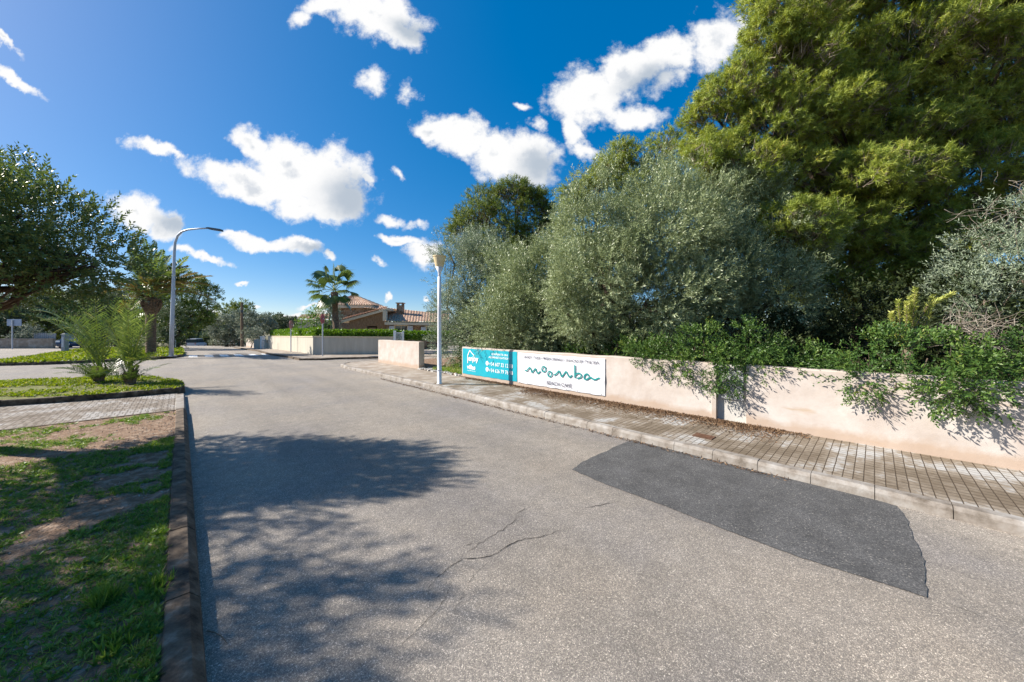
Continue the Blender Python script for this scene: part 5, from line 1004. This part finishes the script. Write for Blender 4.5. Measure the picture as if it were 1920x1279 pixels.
# ------------------------------------------------------------------ grass, weeds, litter
def vnoise(x, y, s, seed):
    rs_ = np.random.RandomState(seed); g = rs_.rand(64, 64); X = x*s; Y = y*s; xi = np.floor(X).astype(int); yi = np.floor(Y).astype(int); fx = X-xi; fy = Y-yi; fx = fx*fx*(3-2*fx); fy = fy*fy*(3-2*fy)
    q = lambda a, b: g[a % 64, b % 64]; return (q(xi, yi)*(1-fx)+q(xi+1, yi)*fx)*(1-fy)+(q(xi, yi+1)*(1-fx)+q(xi+1, yi+1)*fx)*fy
def to_w(s, t): return np.stack([D2[0]*s+N2[0]*t, D2[1]*s+N2[1]*t], 1)
rng = np.random.RandomState(200)
n_ = 95000; s = rng.uniform(-1, 9.7, n_); t = -.09-rng.rand(n_)**1.5*9; xy = to_w(s, t); vis = (xy[:, 1] > 1.2) & (xy[:, 0] > -1.55*xy[:, 1]-.3)
dn = vnoise(xy[:, 0], xy[:, 1], 1.6, 1)*.6+vnoise(xy[:, 0], xy[:, 1], 6, 2)*.4; thr = np.where(s > 7.2, .54, .41); keep = vis & (dn > thr+rng.randn(n_)*.04); xy = xy[keep]; k = len(xy)
P = np.column_stack([xy, np.full(k, .10)]); D = unit(np.column_stack([rng.randn(k, 2)*.45, np.ones(k)]))
V, Fq, q = leaves(P, D, .010, 5, .040, .0045, .85, rng, tri=True)
grass = [(V, Fq, q)]
tag(mesh_obj('verge_grass', V, Fq, L_GRASS, rnd=q), kind='stuff')
# broad-leaved weeds
i = rng.rand(k) < .07; Pw = P[i]; m = len(Pw); D = unit(np.column_stack([rng.randn(m, 2)*.15, np.ones(m)])); V, Fq, q = leaves(Pw, D, .01, 8, .048, .018, 1.25, rng)
tag(mesh_obj('verge_weeds', V, Fq, L_GRASS, rnd=q*.85), kind='stuff')
# grass clumps that stand out
def tuft(px, py, label, n, ll, seed, sp=.05, mat=L_GRASS, name='grass_tuft', lw=.007):
    rng = np.random.RandomState(seed); c = np.array(gp(px, py, .10)); P = c+np.column_stack([rng.randn(n, 2)*sp, np.zeros(n)]); D = unit(np.column_stack([rng.randn(n, 2)*.35, np.ones(n)]))
    V, Fq, q = leaves(P, D, .02, 5, ll, lw, .4, rng, tri=True); o = mesh_obj(name, V-0*c, Fq, mat, rnd=q); tag(o, label, 'weed')
tuft(200, 1130, 'pale feathery grass tuft, tallest plant in the near verge', 60, .11, 301, .03)
tuft(300, 1100, 'bright leafy weed against the kerb in the near verge', 30, .06, 302, .05, lw=.012)
tuft(218, 1215, 'broad leafy weed low in the near verge by the bottom edge', 24, .06, 303, .04, lw=.016)
# stones and bark chips on the verge soil
n_ = 9000; s = rng.uniform(-1, 9.75, n_); t = -.08-rng.rand(n_)**1.4*9; xy = to_w(s, t); keep = (xy[:, 1] > 1.2) & (xy[:, 0] > -1.55*xy[:, 1]-.3); P = np.column_stack([xy[keep], np.full(keep.sum(), .108)]); k = len(P); D = unit(np.column_stack([rng.randn(k, 2), rng.rand(k)*.3]))
V, Fq, q = leaves(P, D, .01, 1, .026, .013, .5, rng); tag(mesh_obj('verge_litter', V, Fq, L_TWIG, rnd=q), kind='stuff')
# bright clover on the beds
def in_poly(x, y, poly):
    ins = np.zeros(len(x), bool); n_ = len(poly); j = n_-1
    for i in range(n_):
        xi, yi = poly[i]; xj, yj = poly[j]; c_ = ((yi > y) != (yj > y)) & (x < (xj-xi)*(y-yi)/(yj-yi+1e-12)+xi); ins ^= c_; j = i
    return ins
def carpet(name, polyST, z, n_, ll, lw, box_, mat, seed, follow=False):
    rng = np.random.RandomState(seed); poly = [W(s, t)[:2] for s, t in polyST]; x = rng.uniform(box_[0], box_[1], n_); y = rng.uniform(box_[2], box_[3], n_); keep = in_poly(x, y, poly) & (x > -1.52*y-.5)
    dn = vnoise(x, y, 1.3, seed)*.6+vnoise(x, y, 5, seed+1)*.4; keep &= dn > .41+rng.randn(n_)*.06; x = x[keep]; y = y[keep]; g = np.array([gz(v) for v in y]) if follow else 0; P = np.column_stack([x, y, z+g+np.zeros(len(x))]); D = unit(np.column_stack([rng.randn(len(x), 2)*.3, np.ones(len(x))]))
    V, Fq, q = leaves(P, D, .03, 4, ll, lw, .95, rng); tag(mesh_obj(name, V, Fq, mat, rnd=q), kind='stuff')
carpet('clover', BA, .18, 60000, .055, .026, (-30, -8.5, 8, 15.5), L_GRASS2, 210)
carpet('clover', BB, .12, 60000, .13, .07, (-50, -18, 16, 36), L_GRASS2, 211, True)
# leaf litter on the pavement
n_ = 11500; s = np.concatenate([rng.uniform(-3, 9.5, n_), rng.uniform(-3, 12, n_//5), rng.uniform(1.0, 6.5, n_)])
a = np.abs(rng.randn(n_))*.12; tt = np.concatenate([7.03-a, 5.09-np.abs(rng.randn(n_//5))*.035, 7.0-np.abs(rng.randn(n_))*.33]); zz = np.concatenate([np.full(n_, .109), np.full(n_//5, .006), np.full(n_, .109)])
wt = vnoise(s, tt, 1.0, 9); keep = (tt < 7.04) & ((wt > .38) | (s > 2)) & ((tt > 5.32) | (tt < 5.12)); xy = to_w(s, tt)[keep]; P = np.column_stack([xy, zz[keep]]); k = len(P); D = unit(np.column_stack([rng.randn(k, 2), rng.rand(k)*.35]))
V, Fq, q = leaves(P, D, .01, 1, .045, .010, .4, rng); V[:, 2] += rng.rand(len(V))*.004; tag(mesh_obj('leaf_litter', V, Fq, L_LITTER, rnd=q), kind='stuff')
# dry scrub and stones in the gap between the walls
n_ = 5000; s = rng.uniform(9.95, 12.9, n_); t = rng.uniform(7.2, 13, n_); xy = to_w(s, t); P = np.column_stack([xy, np.full(n_, .12)]); D = unit(np.column_stack([rng.randn(n_, 2)*.5, np.ones(n_)]))
i = vnoise(s, t, 1.2, 5) > .35; V, Fq, q = leaves(P[i], D[i], .06, 6, .12, .02, .7, rng, tri=True); tag(mesh_obj('rough_grass', V, Fq, L_GRASS, rnd=np.clip(q+.15, 0, 1)), kind='stuff')
n_ = 900; s = rng.uniform(9.9, 13.0, n_); t = 7.0+np.abs(rng.randn(n_))*.5; xy = to_w(s, t); parts = []
for x, y in xy[:350]:
    r_ = rng.uniform(.02, .055); parts.append(frustum((x, y, .11), (r_*2, r_*1.5), (x, y, .11+r_), (r_*1.1, r_), (rng.randn(), rng.randn())))
tag(mesh_obj('gravel_stones', *join(*parts), MAT['panel']), kind='stuff')
# twig on the road near the kerb
tw_ = mesh_obj('fallen_twig', *tube([gp(388, 1183, .012), gp(402, 1186, .012), gp(415, 1193, .015), gp(426, 1206, .012)], [.004, .0035, .003, .002], 5), MAT['bark_light']); tag(tw_, 'small curved twig lying on the road beside the left kerb', 'twig')
